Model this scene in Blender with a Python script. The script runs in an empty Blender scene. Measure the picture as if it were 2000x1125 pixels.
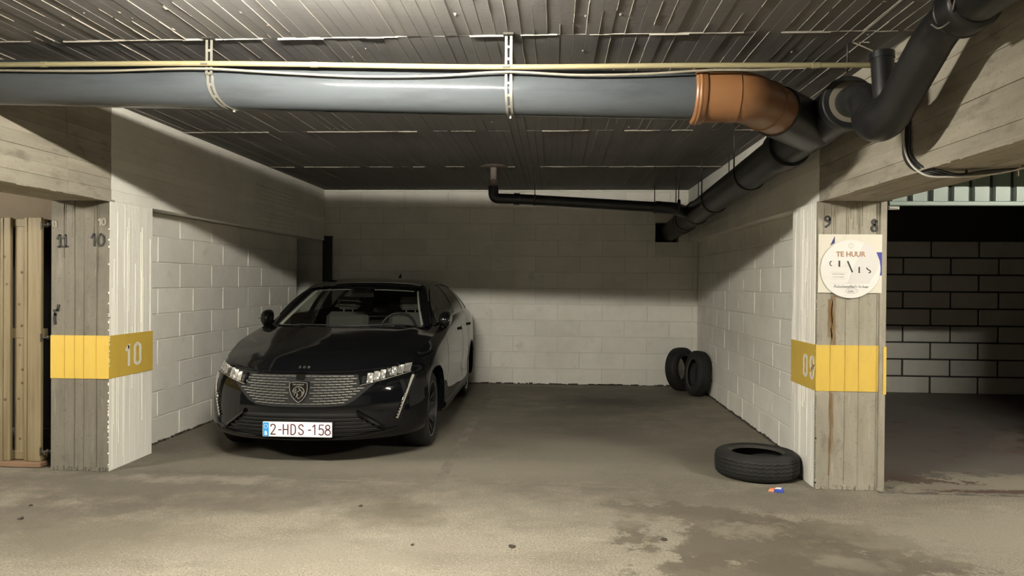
import bpy, math, random
import numpy as np
from mathutils import Vector, Matrix
from mathutils.bvhtree import BVHTree

SC = bpy.context.scene
COL = SC.collection
RND = random.Random(7)

# ------------------------------------------------------------------ camera
cam_d = bpy.data.cameras.new('camera')
cam = bpy.data.objects.new('camera', cam_d)
COL.objects.link(cam)
yaw, pitch, roll = 0.06025, -0.00722, 0.00805
cy, sy, cp, sp = math.cos(yaw), math.sin(yaw), math.cos(pitch), math.sin(pitch)
fw = Vector((-sy * cp, cy * cp, sp))
rt = Vector((cy, sy, 0))
up = rt.cross(fw)
r2 = rt * math.cos(roll) + up * math.sin(roll)
u2 = up * math.cos(roll) - rt * math.sin(roll)
cam.matrix_world = Matrix(((r2.x, u2.x, -fw.x, 0), (r2.y, u2.y, -fw.y, 0), (r2.z, u2.z, -fw.z, 1.4), (0, 0, 0, 1)))
cam_d.sensor_width = 36.0
cam_d.lens = 1390 / 2000 * 36
cam_d.clip_start = 0.02
SC.camera = cam

# ------------------------------------------------------------------ world, exposure
w = bpy.data.worlds.new('world')
SC.world = w
w.use_nodes = True
w.node_tree.nodes['Background'].inputs[0].default_value = (0.9, 0.95, 1.0, 1)
w.node_tree.nodes['Background'].inputs[1].default_value = 0.01
SC.view_settings.view_transform = 'Standard'
SC.view_settings.look = 'None'
SC.view_settings.gamma = 1.0
SC.view_settings.use_curve_mapping = False
SC.view_settings.exposure = 0.0
TUBE_POWER = 1950.0          # emission of the fluorescent tubes
SC.cycles.use_denoising = True
SC.cycles.max_bounces = 8
SC.cycles.diffuse_bounces = 5
SC.cycles.transparent_max_bounces = 16
SC.cycles.sample_clamp_indirect = 6.0
SC.cycles.caustics_reflective = False
SC.cycles.caustics_refractive = False

# the telephone's own little lamp, beside its lens
fl = bpy.data.lights.new('phone_flash', 'POINT')
fl.energy = 1.2
fl.shadow_soft_size = 0.012
fl.color = (0.95, 0.98, 1.0)
flo = bpy.data.objects.new('phone_flash', fl)
flo.location = (0.015, 0.0, 1.415)
COL.objects.link(flo)

# ------------------------------------------------------------------ dimensions
YB, ZC, YF = 9.848, 2.688, 4.995
BL, BR = -3.240, 1.808          # beam and pillar faces towards the bay
WL, WR = -3.400, 1.946          # block walls
ZB = 1.975                      # underside of the beams
PLO, PRO = -3.680, 2.247        # outer sides of the pillars
PITCH = 0.2215                  # block course


# ------------------------------------------------------------------ mesh helpers
class MB:
    def __init__(s):
        s.v, s.f = [], []

    def add(s, vs, fs):
        k = len(s.v)
        s.v += [tuple(p) for p in vs]
        s.f += [tuple(i + k for i in f) for f in fs]
        return s

    def box(s, x0, x1, y0, y1, z0, z1):
        vs = [(x, y, z) for x in (x0, x1) for y in (y0, y1) for z in (z0, z1)]
        return s.add(vs, [(0, 1, 3, 2), (4, 6, 7, 5), (0, 4, 5, 1), (2, 3, 7, 6), (0, 2, 6, 4), (1, 5, 7, 3)])

    def cbox(s, x0, x1, y0, y1, z0, z1, c):
        """box with chamfered edges"""
        lo, hi = (x0, y0, z0), (x1, y1, z1)
        idx, vs = {}, []
        for sx in (0, 1):
            for sy_ in (0, 1):
                for sz in (0, 1):
                    sg = (sx, sy_, sz)
                    for ax in range(3):
                        p = []
                        for a in range(3):
                            e = hi[a] if sg[a] else lo[a]
                            if a != ax:
                                e += -c if sg[a] else c
                            p.append(e)
                        idx[(sg, ax)] = len(vs)
                        vs.append(p)
        fs = []
        for ax in range(3):
            b, d = (ax + 1) % 3, (ax + 2) % 3
            for sg in (0, 1):
                q = []
                for (i, j) in ((0, 0), (1, 0), (1, 1), (0, 1)):
                    t = [0, 0, 0]; t[ax] = sg; t[b] = i; t[d] = j
                    q.append(idx[(tuple(t), ax)])
                fs.append(q if sg else q[::-1])
            for i in (0, 1):
                for j in (0, 1):
                    t0 = [0, 0, 0]; t0[b] = i; t0[d] = j
                    t1 = list(t0); t1[ax] = 1
                    t0, t1 = tuple(t0), tuple(t1)
                    q = [idx[(t0, b)], idx[(t1, b)], idx[(t1, d)], idx[(t0, d)]]
                    fs.append(q if (i ^ j) else q[::-1])
        for sx in (0, 1):
            for sy_ in (0, 1):
                for sz in (0, 1):
                    q = [idx[((sx, sy_, sz), a)] for a in range(3)]
                    fs.append(q if (sx + sy_ + sz) % 2 else q[::-1])
        return s.add(vs, fs)

    def grid(s, pts, closed_u=False, closed_v=False, flip=False):
        """pts[i][j]"""
        n, m = len(pts), len(pts[0])
        vs = [p for r in pts for p in r]
        fs = []
        for i in range(n if closed_u else n - 1):
            for j in range(m if closed_v else m - 1):
                a, b = i * m + j, ((i + 1) % n) * m + j
                c, d = ((i + 1) % n) * m + (j + 1) % m, i * m + (j + 1) % m
                fs.append((a, d, c, b) if flip else (a, b, c, d))
        return s.add(vs, fs)

    def tube(s, path, r, n=12, caps=True, up0=(0, 0, 1)):
        path = [Vector(p) for p in path]
        rs = r if isinstance(r, (list, tuple)) else [r] * len(path)
        rows, prev = [], None
        for i, p in enumerate(path):
            t = (path[min(i + 1, len(path) - 1)] - path[max(i - 1, 0)])
            t.normalize()
            if prev is None:
                a = Vector(up0)
                if abs(a.dot(t)) > .9:
                    a = Vector((1, 0, 0))
            else:
                a = prev
            a = (a - t * a.dot(t)).normalized()
            prev = a
            b = t.cross(a)
            rows.append([p + (a * math.cos(2 * math.pi * k / n) + b * math.sin(2 * math.pi * k / n)) * rs[i] for k in range(n)])
        k0 = len(s.v)
        s.grid(rows, closed_v=True, flip=True)
        if caps:
            s.f.append(tuple(k0 + k for k in range(n)))
            s.f.append(tuple(k0 + (len(rows) - 1) * n + k for k in range(n))[::-1])
        return s

    def lathe(s, prof, c, axis, n=32, up0=None, closed=False):
        """prof: list of (radius, offset along axis)"""
        ax = Vector(axis).normalized()
        a = Vector(up0) if up0 else (Vector((0, 0, 1)) if abs(ax.z) < .9 else Vector((1, 0, 0)))
        a = (a - ax * a.dot(ax)).normalized()
        b = ax.cross(a)
        c = Vector(c)
        rows = [[c + ax * h + (a * math.cos(2 * math.pi * k / n) + b * math.sin(2 * math.pi * k / n)) * r for k in range(n)] for r, h in prof]
        return s.grid(rows, closed_v=True, closed_u=closed, flip=True)

    def prism(s, poly, y0, y1):
        """polygon in (x, z) extruded along y"""
        n = len(poly)
        vs = [(x, y0, z) for x, z in poly] + [(x, y1, z) for x, z in poly]
        fs = [tuple(range(n)), tuple(range(2 * n - 1, n - 1, -1))]
        fs += [(i, n + i, n + (i + 1) % n, (i + 1) % n) for i in range(n)]
        return s.add(vs, fs)

    def ribbon(s, pts, wd, y0, y1):
        """stroke of constant width through (x, z) points, drawn as a thin raised band facing -y"""
        P = [Vector(p) for p in pts]
        L = []
        for i, p in enumerate(P):
            t = P[min(i + 1, len(P) - 1)] - P[max(i - 1, 0)]
            if t.length < 1e-9:
                t = Vector((1, 0))
            t.normalize()
            nn = Vector((-t.y, t.x)) * wd * .5
            if i == 0:
                p = p - t * wd * .3
            if i == len(P) - 1:
                p = p + t * wd * .3
            L.append((p + nn, p - nn))
        n = len(L)
        vs = [(a.x, y, a.y) for y in (y0, y1) for pr in L for a in pr]
        o = 2 * n
        fs = []
        for i in range(n - 1):
            a, b, c, d = 2 * i, 2 * i + 1, 2 * i + 3, 2 * i + 2
            fs += [(a, b, c, d), (a, d, d + o, a + o), (b, b + o, c + o, c)]
        fs += [(0, o, o + 1, 1), (2 * n - 2, 2 * n - 1, 2 * n - 1 + o, 2 * n - 2 + o)]
        return s.add(vs, fs)


def spl(xs, ys, t):
    """smooth cubic through (xs, ys), non-uniform, limited tangents"""
    xs, ys, t = np.asarray(xs, float), np.asarray(ys, float), np.asarray(t, float)
    h = np.diff(xs); d = np.diff(ys) / h
    m = np.empty_like(ys)
    m[0], m[-1] = d[0], d[-1]
    m[1:-1] = (d[:-1] * h[1:] + d[1:] * h[:-1]) / (h[1:] + h[:-1])
    k = np.clip(np.searchsorted(xs, t) - 1, 0, len(h) - 1)
    u = np.clip((t - xs[k]) / h[k], 0, 1)
    return ((2 * u**3 - 3 * u**2 + 1) * ys[k] + (u**3 - 2 * u**2 + u) * h[k] * m[k]
            + (-2 * u**3 + 3 * u**2) * ys[k + 1] + (u**3 - u**2) * h[k] * m[k + 1])


def curve3(pts, n):
    """smooth 3-D polyline through pts"""
    P = np.array(pts, float)
    s = np.concatenate([[0], np.cumsum(np.linalg.norm(np.diff(P, axis=0), axis=1))])
    t = np.linspace(0, s[-1], n)
    return [tuple(float(spl(s, P[:, a], tt)) for a in range(P.shape[1])) for tt in t]


def fillet(pts, r, n=6):
    """polyline with rounded corners"""
    P = [Vector(p) for p in pts]
    out = [P[0]]
    for i in range(1, len(P) - 1):
        a, b, c = P[i - 1], P[i], P[i + 1]
        d0, d1 = (a - b), (c - b)
        rr = min(r, d0.length * .49, d1.length * .49)
        p0, p1 = b + d0.normalized() * rr, b + d1.normalized() * rr
        for k in range(n + 1):
            t = k / n
            out.append(p0 * (1 - t)**2 + b * 2 * t * (1 - t) + p1 * t * t)
    out.append(P[-1])
    return out


def world_loc(o):
    p = Vector((0, 0, 0))
    while o:
        p += o.location
        o = o.parent
    return p


def obj(name, mb, mat, parent=None, smooth=False, local=False, autosmooth=None):
    me = bpy.data.meshes.new(name)
    off = world_loc(parent) if (parent and not local) else Vector((0, 0, 0))
    me.from_pydata([tuple(Vector(p) - off) for p in mb.v], [], mb.f)
    me.materials.append(mat)
    if smooth:
        me.polygons.foreach_set('use_smooth', [True] * len(me.polygons))
        if autosmooth:
            me.set_sharp_from_angle(angle=math.radians(autosmooth))
    me.update()
    o = bpy.data.objects.new(name, me)
    COL.objects.link(o)
    if parent:
        o.parent = parent
    return o


def tag(o, label=None, cat=None, group=None, kind=None):
    if label: o['label'] = label
    if cat: o['category'] = cat
    if group: o['group'] = group
    if kind: o['kind'] = kind
    return o


def thing(name, label, cat, loc=(0, 0, 0), group=None):
    o = bpy.data.objects.new(name, None)
    o.empty_display_size = .1
    o.location = loc
    COL.objects.link(o)
    return tag(o, label, cat, group)


def copy_tree(o, parent=None):
    c = o.copy()
    COL.objects.link(c)
    if parent: c.parent = parent
    for ch in list(o.children):
        copy_tree(ch, c)
    return c


def text_mb(body, size, depth=.001, bold=0.0, sx=1.0, align='CENTER'):
    """built-in font as a mesh lying in x,z facing -y, origin at its middle"""
    cu = bpy.data.curves.new('t', 'FONT')
    cu.body = body
    cu.size = size
    cu.extrude = depth
    cu.offset = bold
    cu.align_x = align
    cu.align_y = 'CENTER'
    cu.resolution_u = 3
    ob = bpy.data.objects.new('t', cu)
    COL.objects.link(ob)
    bpy.context.view_layer.update()
    dg = bpy.context.evaluated_depsgraph_get()
    me = bpy.data.meshes.new_from_object(ob.evaluated_get(dg))
    m = MB()
    m.v = [(v.co.x * sx, -v.co.z, v.co.y) for v in me.vertices]
    m.f = [tuple(p.vertices) for p in me.polygons]
    bpy.data.objects.remove(ob)
    bpy.data.meshes.remove(me)
    return m


def place(mb, x, y, z, side=None):
    """move a (x,z)-plane mesh; side='L' turns it onto a wall facing +x, 'R' onto one facing -x"""
    out = MB()
    for (a, b, c) in mb.v:
        if side == 'L':
            out.v.append((x - b, y + a, z + c))
        elif side == 'R':
            out.v.append((x + b, y - a, z + c))
        else:
            out.v.append((x + a, y + b, z + c))
    out.f = mb.f
    return out


# ------------------------------------------------------------------ materials
DULL = {}
for _n in ('raw_concrete', 'board_marked_concrete', 'white_wall_paint', 'whitewashed_concrete', 'painted_joint', 'floor_concrete', 'grey_concrete_block', 'cement_fin', 'pine_board', 'yellow_band_paint', 'stencil_white'):
    DULL[_n] = .74
DULL['whitewashed_concrete'] = 1.08
DULL['pine_board'] = .46
DULL['white_wall_paint'] = 1.06
DULL['painted_joint'] = 1.0
DULL['floor_concrete'] = .56
DULL['dark_raw_concrete'] = .80
DULL['ceiling_concrete'] = .74
DULL['yellow_band_paint'] = .70
DULL['board_marked_concrete'] = .78
DULL['stencil_white'] = 1.0

def mat(name, base, rough=.8, metal=0.0, layers=(), bump=(), emit=None, spec=None, rnd=0.0, coat=0.0):
    """layers: (kind, scale xyz, detail, lo, hi, colour, amount) mixed over base in order, in world space.
    bump: (scale xyz, strength, distance, detail)"""
    k = DULL.get(name, 1.0)
    base = tuple(c * k for c in base)
    layers = [(a_, b_, c_, d_, e_, tuple(q_ * k for q_ in f_), g_) for (a_, b_, c_, d_, e_, f_, g_) in layers]
    m = bpy.data.materials.new(name)
    m.use_nodes = True
    nt = m.node_tree
    N, L = nt.nodes, nt.links
    b = N['Principled BSDF']
    b.inputs['Roughness'].default_value = rough
    b.inputs['Metallic'].default_value = metal
    if spec is not None: b.inputs['Specular IOR Level'].default_value = spec
    if coat: b.inputs['Coat Weight'].default_value = coat
    geo = N.new('ShaderNodeNewGeometry')
    cur = None
    rgb = N.new('ShaderNodeRGB'); rgb.outputs[0].default_value = (*base, 1)
    cur = rgb.outputs[0]

    def noise(scale, detail, kind='noise'):
        mp = N.new('ShaderNodeMapping'); L.new(geo.outputs['Position'], mp.inputs[0])
        sc = scale if isinstance(scale, (tuple, list)) else (scale,) * 3
        mp.inputs['Scale'].default_value = sc
        if kind == 'voro':
            n = N.new('ShaderNodeTexVoronoi'); n.inputs['Scale'].default_value = 1
            L.new(mp.outputs[0], n.inputs['Vector']); return n.outputs['Distance']
        n = N.new('ShaderNodeTexNoise'); n.inputs['Scale'].default_value = 1
        n.inputs['Detail'].default_value = detail
        n.inputs['Roughness'].default_value = .6
        L.new(mp.outputs[0], n.inputs['Vector'])
        return n.outputs['Fac']
    for (kind, scale, detail, lo, hi, colr, amt) in layers:
        f = noise(scale, detail, kind)
        mr = N.new('ShaderNodeMapRange'); L.new(f, mr.inputs[0])
        mr.inputs[1].default_value = lo; mr.inputs[2].default_value = hi
        mr.inputs[3].default_value = 0; mr.inputs[4].default_value = amt
        mx = N.new('ShaderNodeMix'); mx.data_type = 'RGBA'
        L.new(mr.outputs[0], mx.inputs[0]); L.new(cur, mx.inputs[6])
        mx.inputs[7].default_value = (*colr, 1)
        cur = mx.outputs[2]
    if rnd:
        oi = N.new('ShaderNodeObjectInfo')
        mr = N.new('ShaderNodeMapRange'); L.new(oi.outputs['Random'], mr.inputs[0])
        mr.inputs[3].default_value = 1 - rnd; mr.inputs[4].default_value = 1 + rnd
        hs = N.new('ShaderNodeHueSaturation'); L.new(mr.outputs[0], hs.inputs['Value']); L.new(cur, hs.inputs['Color'])
        cur = hs.outputs[0]
    L.new(cur, b.inputs['Base Color'])
    last = None
    for (scale, strength, dist, detail) in bump:
        bp = N.new('ShaderNodeBump')
        bp.inputs['Strength'].default_value = strength
        bp.inputs['Distance'].default_value = dist
        L.new(noise(scale, detail), bp.inputs['Height'])
        if last: L.new(last, bp.inputs['Normal'])
        last = bp.outputs[0]
    if last: L.new(last, b.inputs['Normal'])
    if emit:
        b.inputs['Emission Color'].default_value = (*emit[0], 1)
        b.inputs['Emission Strength'].default_value = emit[1]
    m['cur'] = 0
    return m


def thin_glass(name, tint):
    m = bpy.data.materials.new(name)
    m.use_nodes = True
    nt = m.node_tree; N, L = nt.nodes, nt.links
    N.remove(N['Principled BSDF'])
    tr = N.new('ShaderNodeBsdfTransparent'); tr.inputs[0].default_value = (*tint, 1)
    gl = N.new('ShaderNodeBsdfGlossy'); gl.inputs['Roughness'].default_value = .02
    lw = N.new('ShaderNodeLayerWeight'); lw.inputs[0].default_value = .5
    pw = N.new('ShaderNodeMath'); pw.operation = 'POWER'; L.new(lw.outputs['Facing'], pw.inputs[0]); pw.inputs[1].default_value = 5
    fr = N.new('ShaderNodeMapRange'); L.new(pw.outputs[0], fr.inputs[0]); fr.inputs[3].default_value = .05; fr.inputs[4].default_value = 1.0
    mx = N.new('ShaderNodeMixShader')
    L.new(fr.outputs[0], mx.inputs[0]); L.new(tr.outputs[0], mx.inputs[1]); L.new(gl.outputs[0], mx.inputs[2])
    L.new(mx.outputs[0], N['Material Output'].inputs[0])
    return m


M = {}
M['ceil'] = mat('ceiling_concrete', (.185, .177, .172), .8, rnd=.06,
                layers=[('noise', (30, 3, 3), 5, .45, .75, (.135, .128, .122), .5), ('noise', (5, 160, 5), 3, .52, .72, (.11, .104, .10), .55), ('noise', 1.1, 3, .45, .75, (.24, .225, .20), .5)],
                bump=[((12, 160, 40), .35, .003, 4), (45, .3, .004, 5)])
M['fin'] = mat('cement_fin', (.36, .335, .285), .85, layers=[('noise', 30, 3, .4, .7, (.35, .32, .27), .6)])
M['raw'] = mat('raw_concrete', (.40, .365, .29), .82, rnd=.06,
               layers=[('noise', (16, 16, 2.5), 5, .42, .72, (.27, .235, .175), .7), ('noise', 2.5, 4, .5, .75, (.52, .475, .38), .6),
                       ('noise', 60, 3, .60, .72, (.20, .175, .13), .6), ('noise', (9, 9, 5), 6, .58, .68, (.22, .195, .15), .6), ('noise', (30, 30, 3), 3, .62, .7, (.56, .52, .43), .5)],
               bump=[(70, .35, .004, 5), ((40, 40, 4), .25, .003, 3)])
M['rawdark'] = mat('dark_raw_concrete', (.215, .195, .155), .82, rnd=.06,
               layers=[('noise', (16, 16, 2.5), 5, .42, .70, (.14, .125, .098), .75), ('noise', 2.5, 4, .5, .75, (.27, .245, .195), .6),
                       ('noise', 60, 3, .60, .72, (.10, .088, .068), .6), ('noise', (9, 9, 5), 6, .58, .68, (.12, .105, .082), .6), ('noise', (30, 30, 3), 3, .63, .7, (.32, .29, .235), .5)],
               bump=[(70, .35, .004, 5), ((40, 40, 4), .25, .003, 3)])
M['beamraw'] = mat('board_marked_concrete', (.44, .40, .32), .82, rnd=.09,
                   layers=[('noise', (18, 3, 18), 5, .42, .72, (.29, .26, .205), .7), ('noise', 3, 4, .5, .75, (.54, .50, .41), .5), ('noise', (9, 4, 9), 6, .57, .68, (.22, .20, .16), .65), ('noise', 90, 2, .64, .72, (.16, .14, .11), .6)],
                   bump=[((60, 10, 60), .3, .004, 4), (60, .25, .003, 4)])
M['white'] = mat('white_wall_paint', (.74, .72, .66), .7, rnd=.05,
                 layers=[('noise', 3, 4, .45, .75, (.62, .60, .53), .6), ('noise', 14, 4, .55, .8, (.66, .64, .58), .6), ('noise', 1.2, 6, .50, .72, (.585, .56, .50), .6), ('noise', 5, 6, .62, .72, (.52, .49, .42), .4), ('noise', 45, 2, .70, .75, (.36, .33, .28), .5)],
                 bump=[(90, .25, .003, 4), (12, .2, .006, 3)])
M['whiteraw'] = mat('whitewashed_concrete', (.76, .74, .675), .72, rnd=.03,
                    layers=[('noise', (9, 9, 1.2), 4, .45, .75, (.66, .64, .57), .7), ('noise', 40, 3, .68, .74, (.45, .40, .32), .4)],
                    bump=[((70, 70, 5), .35, .004, 3), (60, .2, .003, 4)])
M['joint'] = mat('painted_joint', (.66, .64, .58), .8, layers=[('noise', 25, 3, .5, .7, (.5, .48, .42), .5)])
M['yellow'] = mat('yellow_band_paint', (.86, .59, .10), .55,
                  layers=[('noise', (20, 20, 6), 4, .5, .75, (.74, .50, .10), .6), ('noise', 70, 3, .72, .78, (.5, .45, .3), .4)],
                  bump=[((60, 60, 6), .3, .003, 3)])
M['stencil'] = mat('stencil_white', (.74, .71, .62), .7, layers=[('noise', 60, 4, .6, .75, (.70, .5, .15), .5)])
M['brush'] = mat('black_brush_paint', (.014, .013, .012), .6, layers=[('noise', 90, 3, .6, .8, (.16, .14, .11), .6)])
M['faintwhite'] = mat('faint_white_paint', (.34, .315, .26), .8, layers=[('noise', 60, 4, .5, .62, (.24, .22, .175), .9)])
M['rust'] = mat('rust_stain', (.15, .085, .03), .85, layers=[('noise', (40, 40, 3), 4, .4, .65, (.29, .25, .18), .85)], bump=[(70, .3, .003, 4)])
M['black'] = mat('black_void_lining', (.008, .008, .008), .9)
M['pvc'] = mat('grey_pvc', (.056, .063, .069), .11, layers=[('noise', (2, 12, 12), 4, .5, .75, (.034, .036, .039), .7), ('noise', 40, 3, .68, .74, (.075, .075, .073), .3)],
               bump=[((2, 30, 30), .05, .003, 2)])
M['orange'] = mat('orange_brown_pvc', (.20, .093, .038), .38, layers=[('noise', 6, 4, .5, .75, (.12, .055, .028), .8), ('noise', 40, 3, .66, .75, (.12, .07, .04), .6)])
M['blackpvc'] = mat('black_pipe', (.0095, .010, .0108), .40, layers=[('noise', 7, 4, .5, .8, (.035, .034, .031), .7), ('noise', 30, 5, .64, .76, (.11, .10, .085), .5)])
M['ringpale'] = mat('pale_ring', (.15, .135, .105), .6)
M['ivory'] = mat('ivory_conduit', (.235, .205, .115), .45, layers=[('noise', (3, 30, 30), 3, .55, .75, (.18, .155, .095), .6)])
M['cablew'] = mat('white_cable', (.21, .19, .15), .5)
M['bundlewhite'] = mat('bundle_white_cable', (.55, .53, .47), .5)
M['cableb'] = mat('black_cable', (.02, .02, .02), .5)
M['galv'] = mat('galvanised_steel', (.19, .182, .155), .5, .5, layers=[('noise', 40, 3, .5, .7, (.14, .135, .12), .6)])
M['rod'] = mat('dark_steel', (.05, .047, .042), .55, .6)
M['flange'] = mat('plaster_ring', (.16, .13, .115), .9, layers=[('noise', 40, 4, .5, .7, (.10, .085, .075), .7)])
M['rubber'] = mat('tyre_rubber', (.0085, .0085, .008), .75, layers=[('noise', 9, 4, .5, .75, (.020, .019, .016), .8), ('noise', 80, 2, .66, .74, (.05, .046, .036), .5)], bump=[(90, .2, .002, 3)])
M['rubberbead'] = mat('dusty_tyre_bead', (.04, .038, .031), .75)
M['cartyre'] = mat('dark_car_tyre', (.008, .008, .008), .7)
M['wood'] = mat('pine_board', (.44, .345, .185), .62, rnd=.10,
                layers=[('noise', (38, 38, 1.6), 5, .4, .7, (.27, .195, .095), .85), ('noise', (6, 6, 1.2), 3, .55, .8, (.54, .44, .27), .6),
                        ('noise', (16, 16, 5), 2, .72, .78, (.13, .075, .035), .85)],
                bump=[((80, 80, 3), .3, .002, 3)])
M['knot'] = mat('pine_knot', (.10, .055, .025), .6)
M['woodred'] = mat('reddish_bottom_rail', (.20, .12, .07), .7, layers=[('noise', (3, 30, 30), 4, .45, .7, (.14, .085, .05), .6)])
M['lintel'] = mat('brown_lintel', (.13, .10, .065), .85, layers=[('noise', 8, 4, .45, .7, (.10, .08, .055), .6)], bump=[(50, .2, .003, 4)])
M['gblock'] = mat('grey_concrete_block', (.70, .675, .61), .85, rnd=.07,
                  layers=[('noise', 6, 4, .45, .75, (.57, .54, .48), .6), ('noise', 40, 4, .62, .72, (.38, .355, .31), .4)], bump=[(60, .4, .005, 4)])
M['mortar'] = mat('dark_mortar', (.03, .028, .024), .95, bump=[(50, .4, .006, 4)])
M['green'] = mat('green_corrugated_sheet', (.115, .155, .125), .5, layers=[('noise', (4, 4, 4), 3, .45, .75, (.15, .185, .155), .6)])
M['greendk'] = mat('door_rail_green', (.30, .38, .31), .4)
M['fpaint'] = mat('worn_floor_paint', (.10, .086, .075), .6,
                  layers=[('noise', 1.6, 5, .45, .7, (.12, .108, .094), .7), ('noise', (3.2, 5, 5), 6, .60, .66, (.085, .03, .025), .9)], bump=[(80, .25, .003, 4)])
M['paint'] = mat('black_car_paint', (.0028, .0032, .0038), .05, spec=.36)
M['gloss'] = mat('piano_black', (.004, .004, .004), .08)
M['plastic'] = mat('black_plastic', (.012, .012, .012), .5)
M['chrome'] = mat('bright_chrome', (.75, .74, .70), .16, 1.0)
M['dashes'] = mat('satin_chrome', (.80, .79, .76), .30, 1.0)
M['reflect'] = mat('lamp_reflector', (.85, .84, .80), .28, .85)
M['drl'] = mat('running_light_lens', (.26, .25, .22), .25)
M['lens'] = thin_glass('clear_lens', (.9, .9, .9))
M['glass'] = thin_glass('tinted_glass', (.80, .84, .80))
M['glassdk'] = thin_glass('dark_tinted_glass', (.45, .46, .44))
M['seat'] = mat('grey_seat_fabric', (.09, .085, .078), .9)
M['trimgrey'] = mat('grey_cabin_trim', (.42, .40, .36), .8)
M['plate'] = mat('white_plate', (.92, .92, .92), .35)
M['plateblue'] = mat('blue_plate_strip', (.02, .30, .72), .4)
M['platered'] = mat('dark_red_characters', (.075, .012, .018), .5)
M['mirror'] = mat('mirror_glass', (.8, .8, .8), .03, 1.0)
M['rim'] = mat('dark_rim', (.018, .018, .02), .3, .3)
M['rimcut'] = mat('machined_rim_face', (.45, .45, .45), .28, 1.0)
M['sign'] = mat('white_sign_card', (.64, .625, .59), .55)
M['signgrey'] = mat('pale_sign_print', (.575, .555, .535), .55)
M['poster'] = mat('cream_poster', (.59, .56, .475), .6, layers=[('noise', (14, 14, 3), 4, .55, .75, (.51, .48, .39), .6)])
M['blue'] = mat('blue_print', (.028, .028, .26), .5)
M['navy'] = mat('navy_print', (.02, .02, .13), .5)
M['copper'] = mat('copper_print', (.34, .185, .115), .5)
M['ink'] = mat('black_print', (.02, .02, .02), .5)
M['inkgrey'] = mat('grey_print', (.33, .32, .305), .5)
M['pen'] = mat('pen_ink', (.09, .09, .10), .5)
M['line'] = mat('faint_floor_line', (.195, .176, .138), .75, layers=[('noise', 5, 6, .40, .60, (.14, .125, .097), 1.0), ('noise', 95, 2, .54, .64, (.07, .06, .045), .7)])
M['debris'] = mat('dry_debris', (.045, .035, .025), .9)
M['packo'] = mat('orange_wrapper', (.70, .22, .07), .45)
M['packb'] = mat('blue_wrapper', (.05, .09, .42), .4)
M['packw'] = mat('white_wrapper', (.75, .73, .68), .45)
M['jug'] = mat('yellow_green_plastic', (.30, .28, .04), .4)
M['lampbody'] = mat('white_lamp_housing', (.7, .7, .68), .5)
M['tube'] = mat('lit_tube', (.9, .9, .9), .4, emit=((1.0, .945, .82), TUBE_POWER))


def floor_material():
    return patches(floor_base(), [
        (1.28, 3.78, .80, .46, -.35, (0.096, 0.081, 0.058), 0.88, 1.9, .10), (.95, 4.38, .52, .16, -.25, (0.096, 0.081, 0.058), 0.83, 1.9, .12),
            (1.55, 4.05, .45, .25, -.2, (0.101, 0.086, 0.060), 0.83, 2.0, .12), (1.05, 3.40, .55, .35, 0, (0.096, 0.081, 0.058), 0.83, 1.7, .1),
            (.72, 8.5, .62, .40, 0, (0.048, 0.042, 0.033), 0.88, 1.0, .7), (.35, 7.75, .55, .25, .3, (0.072, 0.061, 0.045), 0.66, 1.2, .6),
            (.65, 6.35, .30, .16, 0, (0.082, 0.069, 0.050), 0.83, 1.6, .5), (.2, 6.6, .5, .2, 0, (0.096, 0.081, 0.058), 0.66, 1.4, .6),
            (-.55, 6.1, .16, .14, 0, (0.091, 0.076, 0.055), 0.66, 1.2, .6), (-2.0, 4.35, .9, .18, .1, (0.115, 0.100, 0.077), 0.66, 1.5, .5), (-1.3, 6.3, 3.2, 1.7, 0, (0.110, 0.098, 0.076), 0.68, 1.2, .45), (-2.7, 4.75, 1.3, .45, .08, (0.101, 0.088, 0.068), 0.66, 1.6, .4), (1.2, 4.7, .8, .25, 0, (0.115, 0.100, 0.077), 0.50, 1.6, .5), (-3.2, 4.0, .7, .25, .3, (0.096, 0.084, 0.065), 0.66, 1.7, .4),
            (-2.6, 3.75, .6, .3, .2, (0.120, 0.103, 0.075), 0.66, 1.5, .5), (-.95, 4.25, .25, .18, 0, (0.106, 0.088, 0.062), 0.77, 1.4, .6),
            (.3, 9.3, 2.0, .5, 0, (0.077, 0.066, 0.050), 0.61, 1.0, .8), (1.2, 5.9, .5, .3, .5, (0.096, 0.081, 0.060), 0.66, 1.2, .6), (-.5, 5.35, 1.7, .22, .05, (.235, .212, .165), .55, 1.8, .5), (-2.5, 4.86, .50, .09, .05, (.29, .265, .21), .55, 3.2, .5), (.4, 6.05, 1.0, .5, .2, (.20, .18, .138), .5, 1.7, .6),
        (2.5, 4.2, .9, .35, .2, (.27, .245, .19), .5, 1.9, .4), (-.2, 7.3, .9, .5, 0, (.17, .152, .117), .45, 1.6, .6), (1.18, 4.12, .15, .10, 0, (.25, .225, .175), .6, 4.5, .4), (1.55, 3.66, .16, .08, 0, (.22, .20, .155), .5, 4.5, .5), (-1.2, 3.6, .7, .2, .1, (.20, .18, .137), .5, 3.0, .5), (.3, 4.3, .5, .12, -.1, (.19, .17, .13), .5, 3.2, .5), (-.5, 6.9, .6, .2, .2, (.10, .088, .068), .5, 3, .6)])


def floor_base():
    return mat('floor_concrete', (.43, .385, .30), .78,
            layers=[('noise', .55, 5, .42, .68, (.33, .29, .22), .75),
                    ('noise', (1.1, 2.6, 1), 6, .52, .66, (.25, .218, .165), .65),
                    ('noise', (2, 4, 2), 6, .58, .70, (.54, .485, .38), .65),
                    ('noise', 95, 2, .54, .64, (.14, .12, .09), .75),
                    ('noise', 70, 2, .58, .66, (.64, .58, .46), .65)],
            bump=[(130, .5, .004, 3), (14, .25, .01, 4)])


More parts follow.
